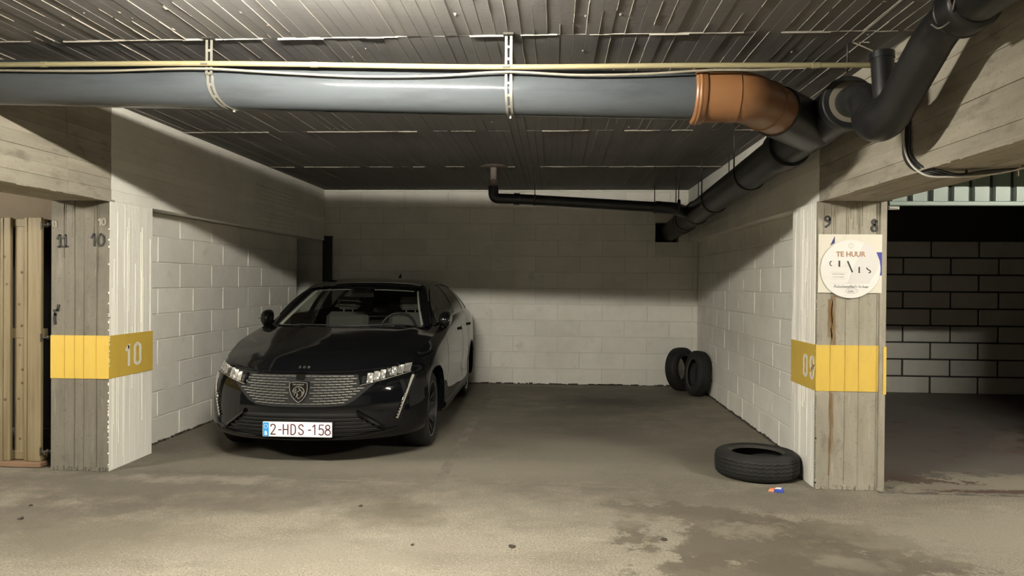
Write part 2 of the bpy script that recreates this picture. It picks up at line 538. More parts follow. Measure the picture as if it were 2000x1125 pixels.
def patches(m, spots):
    nt = m.node_tree; N, L = nt.nodes, nt.links
    b = N['Principled BSDF']
    cur = b.inputs['Base Color'].links[0].from_socket
    geo = [n for n in N if n.type == 'NEW_GEOMETRY'][0]
    sep = N.new('ShaderNodeSeparateXYZ')
    nz = N.new('ShaderNodeTexNoise'); nz.inputs['Scale'].default_value = 3.6; nz.inputs['Detail'].default_value = 10
    nz.inputs['Roughness'].default_value = .72
    L.new(geo.outputs['Position'], nz.inputs['Vector'])
    L.new(geo.outputs['Position'], sep.inputs[0])

    def mth(op, a, c):
        n = N.new('ShaderNodeMath'); n.operation = op
        for i, q in enumerate((a, c)):
            if isinstance(q, (int, float)): n.inputs[i].default_value = q
            else: L.new(q, n.inputs[i])
        return n.outputs[0]
    rough_f = None
    # damp or worn patches: (cx, cy, rx, ry, rotation, colour, amount, noise weight, softness)
    for (cx, cy_, rx, ry, rot, colr, amt, nw, soft) in spots:
        c_, s_ = math.cos(rot), math.sin(rot)
        dx, dy = mth('SUBTRACT', sep.outputs[0], cx), mth('SUBTRACT', sep.outputs[1], cy_)
        ux = mth('DIVIDE', mth('ADD', mth('MULTIPLY', dx, c_), mth('MULTIPLY', dy, s_)), rx)
        uy = mth('DIVIDE', mth('SUBTRACT', mth('MULTIPLY', dy, c_), mth('MULTIPLY', dx, s_)), ry)
        d = mth('SQRT', mth('ADD', mth('MULTIPLY', ux, ux), mth('MULTIPLY', uy, uy)), 0)
        d = mth('ADD', d, mth('MULTIPLY', mth('SUBTRACT', nz.outputs['Fac'], .5), nw * 2))
        mr = N.new('ShaderNodeMapRange'); L.new(d, mr.inputs[0])
        mr.inputs[1].default_value = 1 + soft; mr.inputs[2].default_value = 1 - soft
        mr.inputs[3].default_value = 0; mr.inputs[4].default_value = amt
        mx = N.new('ShaderNodeMix'); mx.data_type = 'RGBA'
        L.new(mr.outputs[0], mx.inputs[0]); L.new(cur, mx.inputs[6]); mx.inputs[7].default_value = (*colr, 1)
        cur = mx.outputs[2]
    L.new(cur, b.inputs['Base Color'])
    return m


M['floor'] = floor_material()
M['fpaint'] = patches(M['fpaint'], [
    (2.9, 5.22, .95, .26, .05, (.235, .21, .16), .9, 2.2, .12), (2.5, 5.32, .42, .16, -.2, (.060, .030, .025), .8, 4.5, .10), (2.95, 5.04, .4, .05, 0, (.060, .028, .024), .8, 4.0, .12), (2.6, 5.12, .5, .06, .0, (.22, .20, .155), .8, 4.5, .15),
    (4.4, 6.85, .70, .22, .9, (.055, .028, .024), .75, 2.6, .2), (4.15, 6.75, .5, .10, .9, (.15, .135, .11), .6, 2.4, .1), (3.3, 5.8, .8, .3, .3, (.125, .112, .095), .5, 1.6, .5)])

# ================================================================== STRUCTURE
fl_o = tag(obj('floor', MB().box(-7.5, 8, -4.5, 10.2, -.2, 0), M['floor']), kind='structure')
ce = tag(obj('ceiling', MB().box(-7.5, 8, -4.5, 10.2, ZC + .008, ZC + .25), M['ceil']), kind='structure')
rows = [(1.2, 3.698), (3.702, 6.018), (6.022, 7.868), (7.872, YB)]
nb = 76
bw = (BR - BL) / nb
fin = MB()
rest = MB()
for ri, (ya, yb) in enumerate(rows):
    sh = RND.uniform(-.02, .02)
    cached = []
    for i in range(nb):
        x0 = BL + i * bw
        dz = RND.uniform(-.002, .002)
        if ri < 3:
            obj('board_imprint', MB().cbox(x0 + .0006, x0 + bw - .0006, ya, yb, ZC + dz, ZC + .02, .0008), M['ceil'], ce)
        else:
            rest.box(x0 + .0006, x0 + bw - .0006, ya, yb, ZC + dz, ZC + .02)
        if RND.random() < (.80, .62, .30, .22)[ri]:
            y = ya
            while y < yb - .02:
                L_ = min(RND.uniform(.08, .9), yb - y)
                if RND.random() < (.74, .55, .3, .2)[ri]:
                    hh, ww = RND.uniform(.0012, .0050) * (1 if ri < 1 else .75), RND.uniform(.0010, .0024)
                    n_ = max(2, int(L_ / .12))
                    for k in range(n_):
                        a, c = y + L_ * k / n_, y + L_ * (k + 1) / n_
                        h1 = hh * RND.uniform(.6, 1.2)
                        j = RND.uniform(-.0012, .0012)
                        fin.add([(x0 - ww + j, a, ZC + .002), (x0 + ww + j, a, ZC + .002), (x0 + j, a, ZC - h1),
                                 (x0 - ww + j, c, ZC + .002), (x0 + ww + j, c, ZC + .002), (x0 + j, c, ZC - h1)],
                                [(0, 2, 5, 3), (1, 4, 5, 2), (0, 1, 2), (3, 5, 4)])
                y += L_ + RND.uniform(.0, .05)
    # transverse fin where the boards end
    if ri < 3:
        x = BL
        while x < BR:
            L_ = min(RND.uniform(.03, .25), BR - x)
            if RND.random() < (.86 if ri == 0 else .5):
                h1, ww = RND.uniform(.004, .010), RND.uniform(.002, .004)
                y = yb + .002 + RND.uniform(-.003, .003)
                fin.add([(x, y - ww, ZC + .002), (x, y + ww, ZC + .002), (x, y, ZC - h1),
                         (x + L_, y - ww, ZC + .002), (x + L_, y + ww, ZC + .002), (x + L_, y, ZC - h1)],
                        [(0, 3, 5, 2), (1, 2, 5, 4), (0, 2, 1), (3, 4, 5)])
            x += L_
for k in range(90):     # drops and lumps of cement left on the underside
    x, y = RND.uniform(BL, BR), RND.uniform(2.9, 6.0)
    a, c, h1 = RND.uniform(.003, .012), RND.uniform(.004, .03), RND.uniform(.002, .007)
    fin.add([(x - a, y - c, ZC + .003), (x + a, y - c * .7, ZC + .003), (x + a * .8, y + c, ZC + .003), (x - a, y + c * .8, ZC + .003), (x, y, ZC - h1)],
            [(0, 4, 1), (1, 4, 2), (2, 4, 3), (3, 4, 0)])
tag(obj('far_board_imprints', rest, M['ceil'], ce), kind='stuff')
tag(obj('cement_fins', fin, M['fin'], ce), kind='stuff')


def block_mesh(name, lx, ly, lz, c):
    return MB().cbox(-lx / 2, lx / 2, -ly / 2, ly / 2, -lz / 2, lz / 2, c)


class Blocks:
    """alike blocks share their mesh data"""
    def __init__(s): s.cache = {}

    def put(s, parent, ctr, dims, mat_, c=.004, name='block'):
        key = tuple(round(d, 3) for d in dims) + (mat_.name,)
        if key not in s.cache:
            o = obj(name, block_mesh(name, *dims, c), mat_, parent, local=True)
            s.cache[key] = o.data
        else:
            o = bpy.data.objects.new(name, s.cache[key]); COL.objects.link(o); o.parent = parent
        o.location = Vector(ctr) - world_loc(parent)
        return o


BK = Blocks()


def spans(a, b, start, pitch, g):
    """block extents between a and b for a course whose joints fall at start + k*pitch"""
    k = math.floor((a - start) / pitch)
    out = []
    while True:
        p, q = start + k * pitch, start + (k + 1) * pitch
        if p >= b: break
        p2, q2 = max(p + g / 2, a), min(q - g / 2, b)
        if q2 - p2 > .03: out.append((p2, q2))
        k += 1
    return out


# left wall of painted blocks
wl = tag(obj('wall_left', MB().box(WL - .14, WL - .006, 5.5, 9.2, 0, ZB), M['joint']), kind='structure')
for r in range(9):
    z0, z1 = r * PITCH + .004, min((r + 1) * PITCH - .003, ZB)
    st = 5.91 if r % 2 == 1 else 6.32 - .05
    for (a, b) in spans(5.52, 9.2, st, .60, .007):
        dx = RND.uniform(-.0025, .0025)
        BK.put(wl, (WL - .02 + dx, (a + b) / 2, (z0 + z1) / 2), (.04, round(b - a, 3), z1 - z0), M['white'])
sm = MB()   # smeared mortar standing a little proud of the upright joints
for r in range(9):
    st = 5.91 if r % 2 == 1 else 6.27
    for k in range(6):
        y = st + k * .6
        if 5.62 < y < 9.1 and RND.random() < .8:
            z0 = r * PITCH + RND.uniform(.0, .05); z1 = (r + 1) * PITCH - RND.uniform(0, .07)
            sm.cbox(WL - .004, WL + .004, y - .004, y + .005, z0, min(z1, ZB), .002)
    if RND.random() < .9:
        a = RND.uniform(5.6, 7.5)
        sm.cbox(WL - .004, WL + .003, a, a + RND.uniform(.2, .9), r * PITCH - .003, r * PITCH + .004, .0015)
tag(obj('mortar_smears', sm, M['whiteraw'], wl), kind='stuff')

# right wall of painted blocks
wr = tag(obj('wall_right', MB().box(WR + .006, WR + .14, 5.45, YB, 0, ZB), M['joint']), kind='structure')
for r in range(9):
    z0, z1 = r * PITCH + .004, min((r + 1) * PITCH - .003, ZB)
    st = 6.478 if r % 2 == 1 else 6.30 - .02
    for (a, b) in spans(5.47, YB - .005, st, .602, .007):
        BK.put(wr, (WR + .02 + RND.uniform(-.0025, .0025), (a + b) / 2, (z0 + z1) / 2), (.04, round(b - a, 3), z1 - z0), M['white'])
sm = MB()
for r in range(9):
    st = 6.478 if r % 2 == 1 else 6.28
    for k in range(-1, 6):
        y = st + k * .602
        if 5.6 < y < 9.7 and RND.random() < .6:
            z0 = r * PITCH + RND.uniform(.0, .08)
            sm.cbox(WR - .004, WR + .004, y - .004, y + .004, z0, min(z0 + RND.uniform(.05, .14), ZB), .002)
tag(obj('mortar_smears', sm, M['whiteraw'], wr), kind='stuff')

# back wall with the opening for the drain
HX0, HX1, HZ0, HZ1 = 1.366, 1.68, 1.973, 2.24
bb = MB()
bb.box(-5.2, HX0, YB + .006, YB + .2, 0, ZC)
bb.box(HX1, WR + .2, YB + .006, YB + .2, 0, ZC)
bb.box(HX0, HX1, YB + .006, YB + .2, 0, HZ0)
bb.box(HX0, HX1, YB + .006, YB + .2, HZ1, ZC)
wb = tag(obj('wall_back', bb, M['joint']), kind='structure')
for r in range(13):
    z0, z1 = r * PITCH + .003, min((r + 1) * PITCH - .0025, ZC)
    if z1 - z0 < .02: continue
    st = -1.188 if r % 2 == 0 else -.884
    for (a, b) in spans(-5.2, WR, st, .613, .006):
        if z1 > HZ0 and z0 < HZ1 and b > HX0 and a < HX1:
            parts = [(a, min(b, HX0)), (max(a, HX1), b)]
        else:
            parts = [(a, b)]
        for (p, q) in parts:
            if q - p > .03:
                BK.put(wb, ((p + q) / 2, YB + .02 + RND.uniform(-.002, .002), (z0 + z1) / 2), (round(q - p, 3), .04, z1 - z0), M['white'], .003)
obj('opening_lining', MB().box(HX0 - .05, HX1 + .05, YB + .21, YB + .34, HZ0 - .05, HZ1 + .05), M['black'], wb)

# closing walls the photograph does not show
tag(obj('wall_front', MB().box(-7.5, 8, -4.7, -4.5, 0, ZC), M['gblock']), kind='structure')
tag(obj('wall_far_left', MB().box(-7.7, -7.5, -4.5, 10.2, 0, ZC), M['mortar']), kind='structure')
tag(obj('wall_far_right', MB().box(8, 8.2, -4.5, 10.2, 0, ZC), M['mortar']), kind='structure')

# board coloured dark as a shaded slot, back left corner, and its ledge
cbd = thing('slot_shade_board', 'dark board standing for a shaded slot in the back left corner behind the car', 'board', (-3.19, YB - .02, 0))
obj('slot_shade', MB().cbox(-3.262, -3.128, YB - .03, YB - .002, 0, 2.02, .003), M['plastic'], cbd)
obj('ledge', MB().cbox(-3.30, -3.12, YB - .05, YB - .002, 2.02, 2.036, .003), M['rod'], cbd)

# crumbs of dirt along the foot of the walls
dm = mat('wall_foot_dirt', (.05, .043, .033), .95)
for wall_, f_, n_ in ((wb, lambda q_: (-3.1 + q_ * 5.0, YB - .004, .03, .010), 90), (wr, lambda q_: (WR - .004, 5.55 + q_ * 4.2, .010, .03), 70), (wl, lambda q_: (WL + .004, 5.6 + q_ * 3.4, .010, .03), 50)):
    mb = MB()
    for k in range(n_):
        x, y, a_, b_ = f_(k / n_)
        a_ *= RND.uniform(.5, 1.4); b_ *= RND.uniform(.5, 1.4)
        mb.cbox(x - a_, x + a_, y - b_, y + b_, 0, RND.uniform(.004, .022), .003)
    tag(obj('foot_dirt', mb, dm, wall_), kind='stuff')

# ------------------------------------------------------------------ beams
def beam(label, xa, xb, inner, side):
    t = thing('concrete_beam', label, 'beam', ((xa + xb) / 2, 4.5, ZB))
    obj('core', MB().box(min(xa, xb) + .008, max(xa, xb) - .008, -4.5, YB, ZB + .006, ZC + .008), M['beamraw'], t)
    n = 9
    h = (ZC - ZB) / n
    s = 1 if side == 'L' else -1
    for k in range(n):
        z0, z1 = ZB + k * h, ZB + (k + 1) * h
        cuts = [(-1.0, RND.uniform(2.4, 3.0)), (0, 4.55 + RND.uniform(-.02, .02)), (0, YF + .02), (0, 8.68 if side == 'L' else 7.6), (0, YB)]
        y = -1.0
        for ci, (_, yy) in enumerate([(0, c[1]) for c in cuts]):
            d = RND.uniform(-.003, .003)
            m_ = M['beamraw'] if yy <= YF + .03 else M['white']
            g = .0007 if m_ is M['beamraw'] else .0003
            x0, x1 = inner - s * .03, inner + s * d * (1 if m_ is M['beamraw'] else .35)
            obj('board_imprint', MB().cbox(min(x0, x1), max(x0, x1), y + .001, yy - .001, z0 + g, z1 - g, .0008), m_, t)
            y = yy
    # underside boards
    wd = abs(xb - xa)
    for k in range(5):
        a = min(xa, xb) + wd * k / 5
        y = -1.0
        for yy in (3.2, YF + .02, YB):
            obj('soffit_imprint', MB().cbox(a + .001, a + wd / 5 - .001, y + .001, yy - .001, ZB + RND.uniform(-.001, .003), ZB + .02, .001), M['beamraw'] if yy < 6 else M['white'], t)
            y = yy
    lip = MB()
    y = -.5
    while y < YF:
        L_ = RND.uniform(.03, .12)
        hh = RND.uniform(.002, .008)
        lip.cbox(min(inner, inner + s * .004), max(inner, inner + s * .004), y, y + L_, ZB - hh, ZB + RND.uniform(.004, .012), .0015)
        y += L_
    tag(obj('ragged_edge', lip, M['beamraw'], t), kind='stuff')
    return t


bl = beam('concrete beam on the left pillar, shadowed diagonally, whitewashed over the car', PLO, BL, BL, 'L')
br = beam('concrete beam on the right pillar beneath the black drain pipes', BR, PRO, BR, 'R')
# patch of rough slats in the left beam
for k in range(10):
    z = 2.03 + k * .047
    obj('rough_slat', MB().cbox(BL - .004, BL + .013, 7.55 + RND.uniform(0, .03), 8.66, z, z + .030, .004), M['white'], bl)

# ------------------------------------------------------------------ pillars
def pillar(label, x0, x1, side, cols, depth):
    t = thing('concrete_pillar', label, 'pillar', ((x0 + x1) / 2, YF + .25, 0))
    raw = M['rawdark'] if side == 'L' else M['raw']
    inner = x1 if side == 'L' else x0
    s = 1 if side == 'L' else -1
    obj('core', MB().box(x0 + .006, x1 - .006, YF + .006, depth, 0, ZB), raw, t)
    xs = [x0] + cols + [x1]
    for a, b in zip(xs[:-1], xs[1:]):
        d = RND.uniform(-.003, .003)
        z = 0
        obj('board_imprint', MB().cbox(a + .0008, b - .0008, YF + d, YF + .03, 0.0, ZB, .0012), raw, t)
    n = 6
    for k in range(n):
        a, b = YF + (depth - YF) * k / n, YF + (depth - YF) * (k + 1) / n
        d = RND.uniform(-.002, .002)
        p, q = inner - s * .03, inner + s * d
        obj('painted_strip', MB().cbox(min(p, q), max(p, q), a + .0006 + (.004 if k == 0 else 0), b - .0006, 0, ZB, .001), M['whiteraw'], t)
    # runs of old whitewash and cement down the faces
    run = MB()
    for k in range(26):
        y = YF + .02 + (depth - YF - .03) * RND.random()
        z1 = RND.choice([ZB - RND.uniform(0, .3), RND.uniform(.5, 1.9)])
        z0 = max(.02, z1 - RND.uniform(.2, 1.3))
        p, q = inner - s * .004, inner + s * RND.uniform(.0022, .0034)
        run.cbox(min(p, q), max(p, q), y, y + RND.uniform(.003, .007), z0, z1, .001)
    tag(obj('whitewash_runs', run, M['whiteraw'], t), kind='stuff')
    run = MB()
    for k in range(14 if side == 'R' else 8):
        x = RND.choice(xs[1:-1]) + RND.uniform(-.02, .02) if k % 2 else RND.uniform(x0 + .02, x1 - .02)
        z1 = ZB - RND.uniform(0, .06)
        z0 = z1 - RND.uniform(.08, .5)
        run.cbox(x, x + RND.uniform(.002, .008), YF - .005, YF + .005, z0, z1, .001)
    for c in cols:
        if RND.random() < .7:
            run.cbox(c - .002, c + .002, YF - .004, YF + .004, .0, 1.5, .001)
    tag(obj('cement_runs', run, raw, t), kind='stuff')
    chip = MB()
    for k in range(40):
        z = RND.random()**1.6 * 1.9
        a = RND.uniform(.004, .011)
        chip.cbox(inner - .006, inner + .006, YF - .004, YF + .007, z, z + a * 2, .002)
    tag(obj('chipped_edge', chip, M['whiteraw'] if side == 'L' else raw, t), kind='stuff')
    foot = MB()
    for k in range(34):
        x = RND.uniform(x0, x1 - .03)
        a = RND.uniform(.008, .03)
        foot.cbox(x, x + a, YF - RND.uniform(.004, .016), YF + .01, 0, RND.uniform(.006, .04), .003)
    tag(obj('crumbled_foot', foot, raw, t), kind='stuff')
    # painted band
    zb0, zb1 = .6754, .9913
    obj('yellow_band', MB().cbox(x0, x1 + (.001 if side == 'L' else 0), YF - .0055, YF - .0005, zb0, zb1, .001), M['yellow'], t)
    p, q = inner, inner + s * .0045
    obj('yellow_band', MB().cbox(min(p, q), max(p, q), YF - .0055, depth, zb0, zb1, .001), M['yellow'], t)
    for c in cols:
        obj('band_ridge', MB().cbox(c - .003, c + .003, YF - .0095, YF - .004, zb0, zb1, .001), M['yellow'], t)
    return t


pl = pillar('left concrete pillar with yellow band, white side painted number 10', PLO, BL, 'L', [-3.575, -3.50, -3.43, -3.335], 5.556)
pr = pillar('right concrete pillar with yellow band, carrying the for-rent sign', BR - .014, PRO, 'R', [1.885, 1.985, 2.075, 2.195], 5.506)
# the set-back chamfer strip on the right pillar's outer edge
obj('edge_strip', MB().cbox(2.205, PRO + .004, YF - .012, YF + .02, 0, ZB, .004), M['raw'], pr)
obj('yellow_band', MB().cbox(2.232, PRO + .007, YF - .016, YF - .010, .66, .985, .001), M['yellow'], pr)
# rust runs
rr = MB()
for (x, wd, z0, z1) in [(1.905, .030, .95, 1.32), (1.89, .012, 1.0, 1.3), (1.875, .018, 1.05, 1.3), (1.885, .010, .1, .68), (1.90, .018, .25, .66)]:
    n = 10
    pts = [(x + math.sin(k * 1.7) * .003, z1 + (z0 - z1) * k / n) for k in range(n + 1)]
    rr.ribbon(pts, wd, YF - .0042, YF)
obj('rust_run', rr, M['rust'], pr)
# stencilled bay numbers
def sten(strokes, h, wd):
    mb = MB()
    for st, k in strokes:
        pts = [(p[0] * h, p[1] * h) for p in st]
        if k: pts = [tuple(p) for p in curve3(pts, 18)]
        mb.ribbon(pts, wd, -.001, .0005)
    return mb


S0 = [([(-.03, .06), (-.17, .12), (-.20, .5), (-.17, .88), (-.03, .94)], 1), ([(.03, .94), (.17, .88), (.20, .5), (.17, .12), (.03, .06)], 1)]
S1 = [([(-.16, .74), (.0, .88)], 0), ([(.03, .06), (.03, .94)], 0)]
S9 = [([(.17, .60), (.12, .46), (-.02, .44)], 1), ([(-.02, .44), (-.15, .50), (-.18, .70), (-.14, .88), (-.02, .94)], 1), ([(.04, .94), (.16, .88), (.19, .62), (.17, .2), (.08, .07)], 1), ([(.02, .06), (-.1, .08), (-.17, .22)], 1)]
for st, y in ((S1, 5.228), (S0, 5.345)):
    obj('bay_number', place(sten(st, .172, .026), BL + .0048, y, .742, 'L'), M['stencil'], pl)
for st, y in ((S0, 5.195), (S9, 5.065)):
    obj('bay_number', place(sten(st, .158, .026), BR - .014 - .0048, y, .750, 'R'), M['stencil'], pr)


def hand(strokes, x, z, h, wd, m_, parent, y=YF, name='hand_painted_number', sx=1.0):
    mb = MB()
    for st in strokes:
        pts = [(x + p[0] * h * sx, z + p[1] * h) for p in st]
        if len(pts) > 2:
            pts = [(p[0], p[1]) for p in curve3([(a, c) for a, c in pts], len(pts) * 4)]
        mb.ribbon(pts, wd, y - .0068, y)
    return obj(name, mb, m_, parent)


one = [[(0, .68), (.22, .98), (.24, .98)], [(.24, 1), (.25, .0)]]
onef = one + [[(.08, .0), (.42, .02)]]
zero = [[(.28, 1), (.08, .82), (.0, .5), (.08, .15), (.28, 0), (.46, .16), (.54, .5), (.46, .85), (.28, 1)]]
nine = [[(.5, .72), (.34, .56), (.12, .64), (.08, .86), (.28, 1.0), (.48, .9), (.52, .6), (.44, .25), (.14, .0)]]
eight = [[(.42, .86), (.24, 1), (.08, .84), (.22, .58), (.46, .34), (.42, .06), (.2, .0), (.04, .18), (.14, .46), (.38, .64), (.42, .86)]]


def shift(sts, dx, dz=0): return [[(a + dx, c + dz) for a, c in st] for st in sts]


hand(onef + shift(onef, .52), -3.632, 1.637, .086, .013, M['brush'], pl)
hand(one + shift(zero, .55), -3.372, 1.645, .086, .012, M['brush'], pl)
hand(onef + shift(onef, .5), -3.672, 1.783, .042, .008, M['faintwhite'], pl)
hand(one + shift(zero, .5), -3.318, 1.795, .05, .008, M['faintwhite'], pl)
hand(nine, 1.836, 1.800, .072, .013, M['brush'], pr)
hand(eight, 2.150, 1.772, .078, .013, M['brush'], pr)
hand([[(0, .0), (.35, .05)], [(.1, -.4), (.12, -.2), (.05, -.6), (.1, -1.2)], [(.35, .05), (.42, .5)]], -3.655, 1.17, .08, .017, M['brush'], pl, name='paint_smear')

# ------------------------------------------------------------------ for-rent sign and the poster under it
ps = thing('poster', 'cream square poster with blue letter behind the round sign', 'poster', (2.01, YF - .006, 1.349))
obj('sheet', MB().box(1.795, 2.218, YF - .0125, YF - .0105, 1.350, 1.749), M['poster'], ps)
mb = MB().prism([(1.872, 1.672), (1.904, 1.690), (1.904, 1.738)], YF - .0132, YF - .0120)
obj('navy_letter_tip', mb, M['navy'], ps)
mb = MB().prism([(2.163, 1.628), (2.2175, 1.628), (2.2175, 1.470), (2.198, 1.470), (2.176, 1.415), (2.125, 1.415), (2.196, 1.565)][::-1], YF - .0132, YF - .0120)
obj('blue_letter', mb, M['blue'], ps)
CX, CZ, CR = 2.007, 1.513, .199
sg = thing('rental_sign', 'round white TE HUUR sign fixed on the right pillar', 'sign', (CX, YF - .02, CZ - CR))
y1 = YF - .0165
disc = MB().lathe([(0, -.0035), (CR - .001, -.0035), (CR, -.0025), (CR, .001), (0, .001)], (CX, y1, CZ), (0, 1, 0), 72)
obj('disc', disc, M['sign'], sg)
ys = y1 - .0048
P = lambda a, c: (1.802 + a * .000423, 1.751 - (c - 58) * .000434)   # reading marks of the close view
k0 = [P(735, 205), P(690, 195), P(440, 830), P(780, 830), P(890, 640), P(945, 490), P(880, 330), P(800, 245)]
obj('pale_print', MB().prism(k0[::-1], ys + .0006, ys + .001), M['signgrey'], sg)
t = text_mb('TE HUUR', .0475, .0003, .0013, .98)
obj('lettering', place(t, *[P(485, 378)[0], ys, P(485, 378)[1]]), M['copper'], sg)
# logo word with broken strokes
arc = lambda cx, cz, r, a0, a1, n=9, sx=1: [(cx + math.cos(math.radians(a0 + (a1 - a0) * k / n)) * r * sx, cz + math.sin(math.radians(a0 + (a1 - a0) * k / n)) * r) for k in range(n + 1)]
c0 = P(200, 522)
for pts, wd_ in ((arc(c0[0] - .001, c0[1], .0165, 110, 250), .006), ([P(308, 484), P(308, 566)], .011), ([P(440, 488), P(512, 652)], .010),
                 ([P(620, 580), P(620, 662)], .010), ([P(738, 588), P(745, 606), P(790, 632), P(800, 650), P(790, 660), P(772, 664)], .008)):
    obj('logo_letter', MB().ribbon(pts, wd_, ys - .0003, ys), M['ink'], sg)
lg = MB()
lg.ribbon(arc(c0[0], c0[1], .0165, 60, 110), .0016, ys - .0002, ys)
lg.ribbon(arc(c0[0], c0[1], .0165, 250, 300), .0016, ys - .0002, ys)
lg.ribbon([P(320, 570), P(370, 570)], .0012, ys - .0002, ys)
lg.ribbon([P(392, 572), P(425, 500)], .0010, ys - .0002, ys)
lg.ribbon([P(400, 560), P(440, 560)], .0010, ys - .0002, ys)
lg.ribbon([P(520, 655), P(556, 572)], .0010, ys - .0002, ys)
for zz in (578, 620, 662): lg.ribbon([P(628, zz), P(680, zz)], .0012, ys - .0002, ys)
lg.ribbon(arc(P(770, 0)[0], P(0, 595)[1], .010, 20, 150), .0014, ys - .0002, ys)
lg.ribbon(arc(P(487, 0)[0], P(0, 241)[1], .0165, 0, 360, 24), .0016, ys - .0002, ys)
lg.ribbon([P(487, 215), P(487, 268)], .0012, ys - .0002, ys)
lg.ribbon([P(472, 232), P(487, 215), P(502, 232)], .0012, ys - .0002, ys)
for zz in (660, 762): lg.ribbon([P(165, zz), P(425, zz)], .0008, ys - .0002, ys)
lg.ribbon([P(170, 830), P(780, 830)], .0008, ys - .0002, ys)
tag(obj('thin_print', lg, M['inkgrey'], sg), kind='stuff')
for body, zz in (('WWW.CLAVES.BE', 691), ('TEL. 03 350 88 18', 732)):
    t = text_mb(body, .0095, .0002, 0, 1.05)
    q = P(292, zz)
    obj('small_lettering', place(t, q[0], ys, q[1]), M['inkgrey'], sg)

# handwriting: Autostaanplaats te huur / 60 (circled)
HW = {'A': [[(0, 0), (.3, 1), (.36, 1), (.5, 0)], [(.05, .4), (.5, .4)]], 'u': [[(0, .5), (.03, .1), (.2, 0), (.35, .15), (.38, .5), (.38, .1), (.48, 0)]],
      't': [[(.15, .95), (.12, .15), (.25, 0), (.36, .08)], [(0, .6), (.34, .62)]], 'o': [[(.35, .45), (.1, .45), (.02, .2), (.15, 0), (.35, .1), (.35, .45)]],
      's': [[(.3, .45), (.08, .4), (.25, .2), (.2, 0), (0, .05)]], 'a': [[(.36, .42), (.1, .45), (.02, .15), (.18, 0), (.34, .2), (.36, .45), (.36, .08), (.46, 0)]],
      'n': [[(0, .5), (.03, 0), (.05, .3), (.22, .5), (.33, .35), (.34, 0)]], 'p': [[(.02, .5), (-.02, -.45)], [(.02, .35), (.2, .5), (.36, .3), (.22, .02), (.02, .1)]],
      'l': [[(0, .05), (.2, .9), (.1, 1), (.04, .4), (.15, 0)]], 'e': [[(0, .2), (.32, .3), (.2, .5), (.04, .3), (.12, 0), (.34, .08)]],
      'h': [[(0, 1), (-.02, 0)], [(-.02, .2), (.2, .5), (.32, .3), (.33, 0)]], 'r': [[(0, .5), (.02, 0), (.05, .3), (.24, .5), (.3, .42)]], ' ': []}
mb = MB()
x, z = P(218, 900)
x += .002
for ch in 'Autostaanplaats te huur':
    wch = .6 if ch == 'A' else (.32 if ch in 'tsl' else (.28 if ch == ' ' else .42))
    for st in HW[ch]:
        pts = [(x + (a + c * .25) * .0205, z + c * .0205) for a, c in st]
        if len(pts) > 2: pts = curve3(pts, len(pts) * 3)
        mb.ribbon([(a, c) for a, c in pts], .0014, ys - .0003, ys)
    x += wch * .0265
c0 = P(508, 952)
mb.ribbon([(c0[0] + math.cos(a) * .040, c0[1] + math.sin(a) * .0165) for a in np.linspace(.4, 6.9, 30)], .0013, ys - .0003, ys)
for st in [[(0, .9), (-.3, .4), (-.2, 0), (.1, .05), (.1, .35), (-.2, .4)], [(.5, .8), (.35, .4), (.45, 0), (.65, .3), (.6, .7), (.5, .8)], [(1.1, .7), (.85, .4), (.95, 0), (1.2, .2), (1.2, .6), (1.3, .1), (1.6, .02)]]:
    pts = curve3([(c0[0] - .018 + a * .021, c0[1] - .008 + c * .019) for a, c in st], 16)
    mb.ribbon(pts, .0014, ys - .0003, ys)
tag(obj('handwriting', mb, M['pen'], sg), kind='stuff')

# ------------------------------------------------------------------ left: wooden gate, lintel, dark gap
tag(obj('trim_1', MB().box(-7.5, PLO - .004, 5.14, 5.40, 1.845, ZC + .004), M['lintel']), kind='structure')
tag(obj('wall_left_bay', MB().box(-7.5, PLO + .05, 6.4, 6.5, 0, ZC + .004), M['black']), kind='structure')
gt = thing('wooden_gate', 'pine board gate with reddish bottom rail left of the left pillar', 'gate', (-4.6, 5.08, 0))
GX1 = -3.812
wds = [(-3.947, GX1, 0), (-4.045, -3.953, 1), (-4.135, -4.052, 0), (-4.20, -4.139, 0), (-4.34, -4.206, 0), (-4.44, -4.348, 1), (-4.60, -4.448, 0), (-4.74, -4.606, 0), (-4.88, -4.746, 0), (-5.02, -4.886, 0), (-5.16, -5.026, 0), (-5.30, -5.166, 0)]
for (a, b, rec) in wds:
    if rec:
        for (z0, z1) in ((.085, .965), (1.015, 1.80)):
            obj('recessed_board', MB().cbox(a, b, 5.105, 5.13, z0, z1, .003), M['wood'], gt)
    else:
        obj('board', MB().cbox(a, b, 5.07, 5.098, .04, 1.858, .004), M['wood'], gt)
        obj('moulded_edge', MB().cbox(a + .012, a + .03, 5.064, 5.072, .04, 1.855, .002), M['wood'], gt)
for (z0, z1) in ((.045, .11), (.955, 1.03), (1.79, 1.85)):
    obj('cross_rail', MB().cbox(-5.3, GX1 - .004, 5.1005, 5.15, z0, z1, .003), M['wood'], gt)
obj('bottom_rail', MB().cbox(-5.3, -3.785, 5.035, 5.11, .003, .040, .004), M['woodred'], gt)
for (kx, kz) in [(-4.004, .905), (-3.99, 1.45), (-4.01, 1.21), (-3.99, 1.05), (-3.985, .62), (-4.012, .5), (-4.0, .20), (-3.983, .72), (-4.10, 1.565), (-4.08, 1.36), (-4.09, .50)]:
    rec = -4.046 < kx < -3.952
    yk = 5.1045 if rec else 5.0695
    m_ = MB().lathe([(0, -.0012), (RND.uniform(.006, .011), -.0008), (.012, .001)], (kx, yk, kz), (0, 1, 0), 12)
    obj('knot', m_, M['knot'], gt, smooth=True)
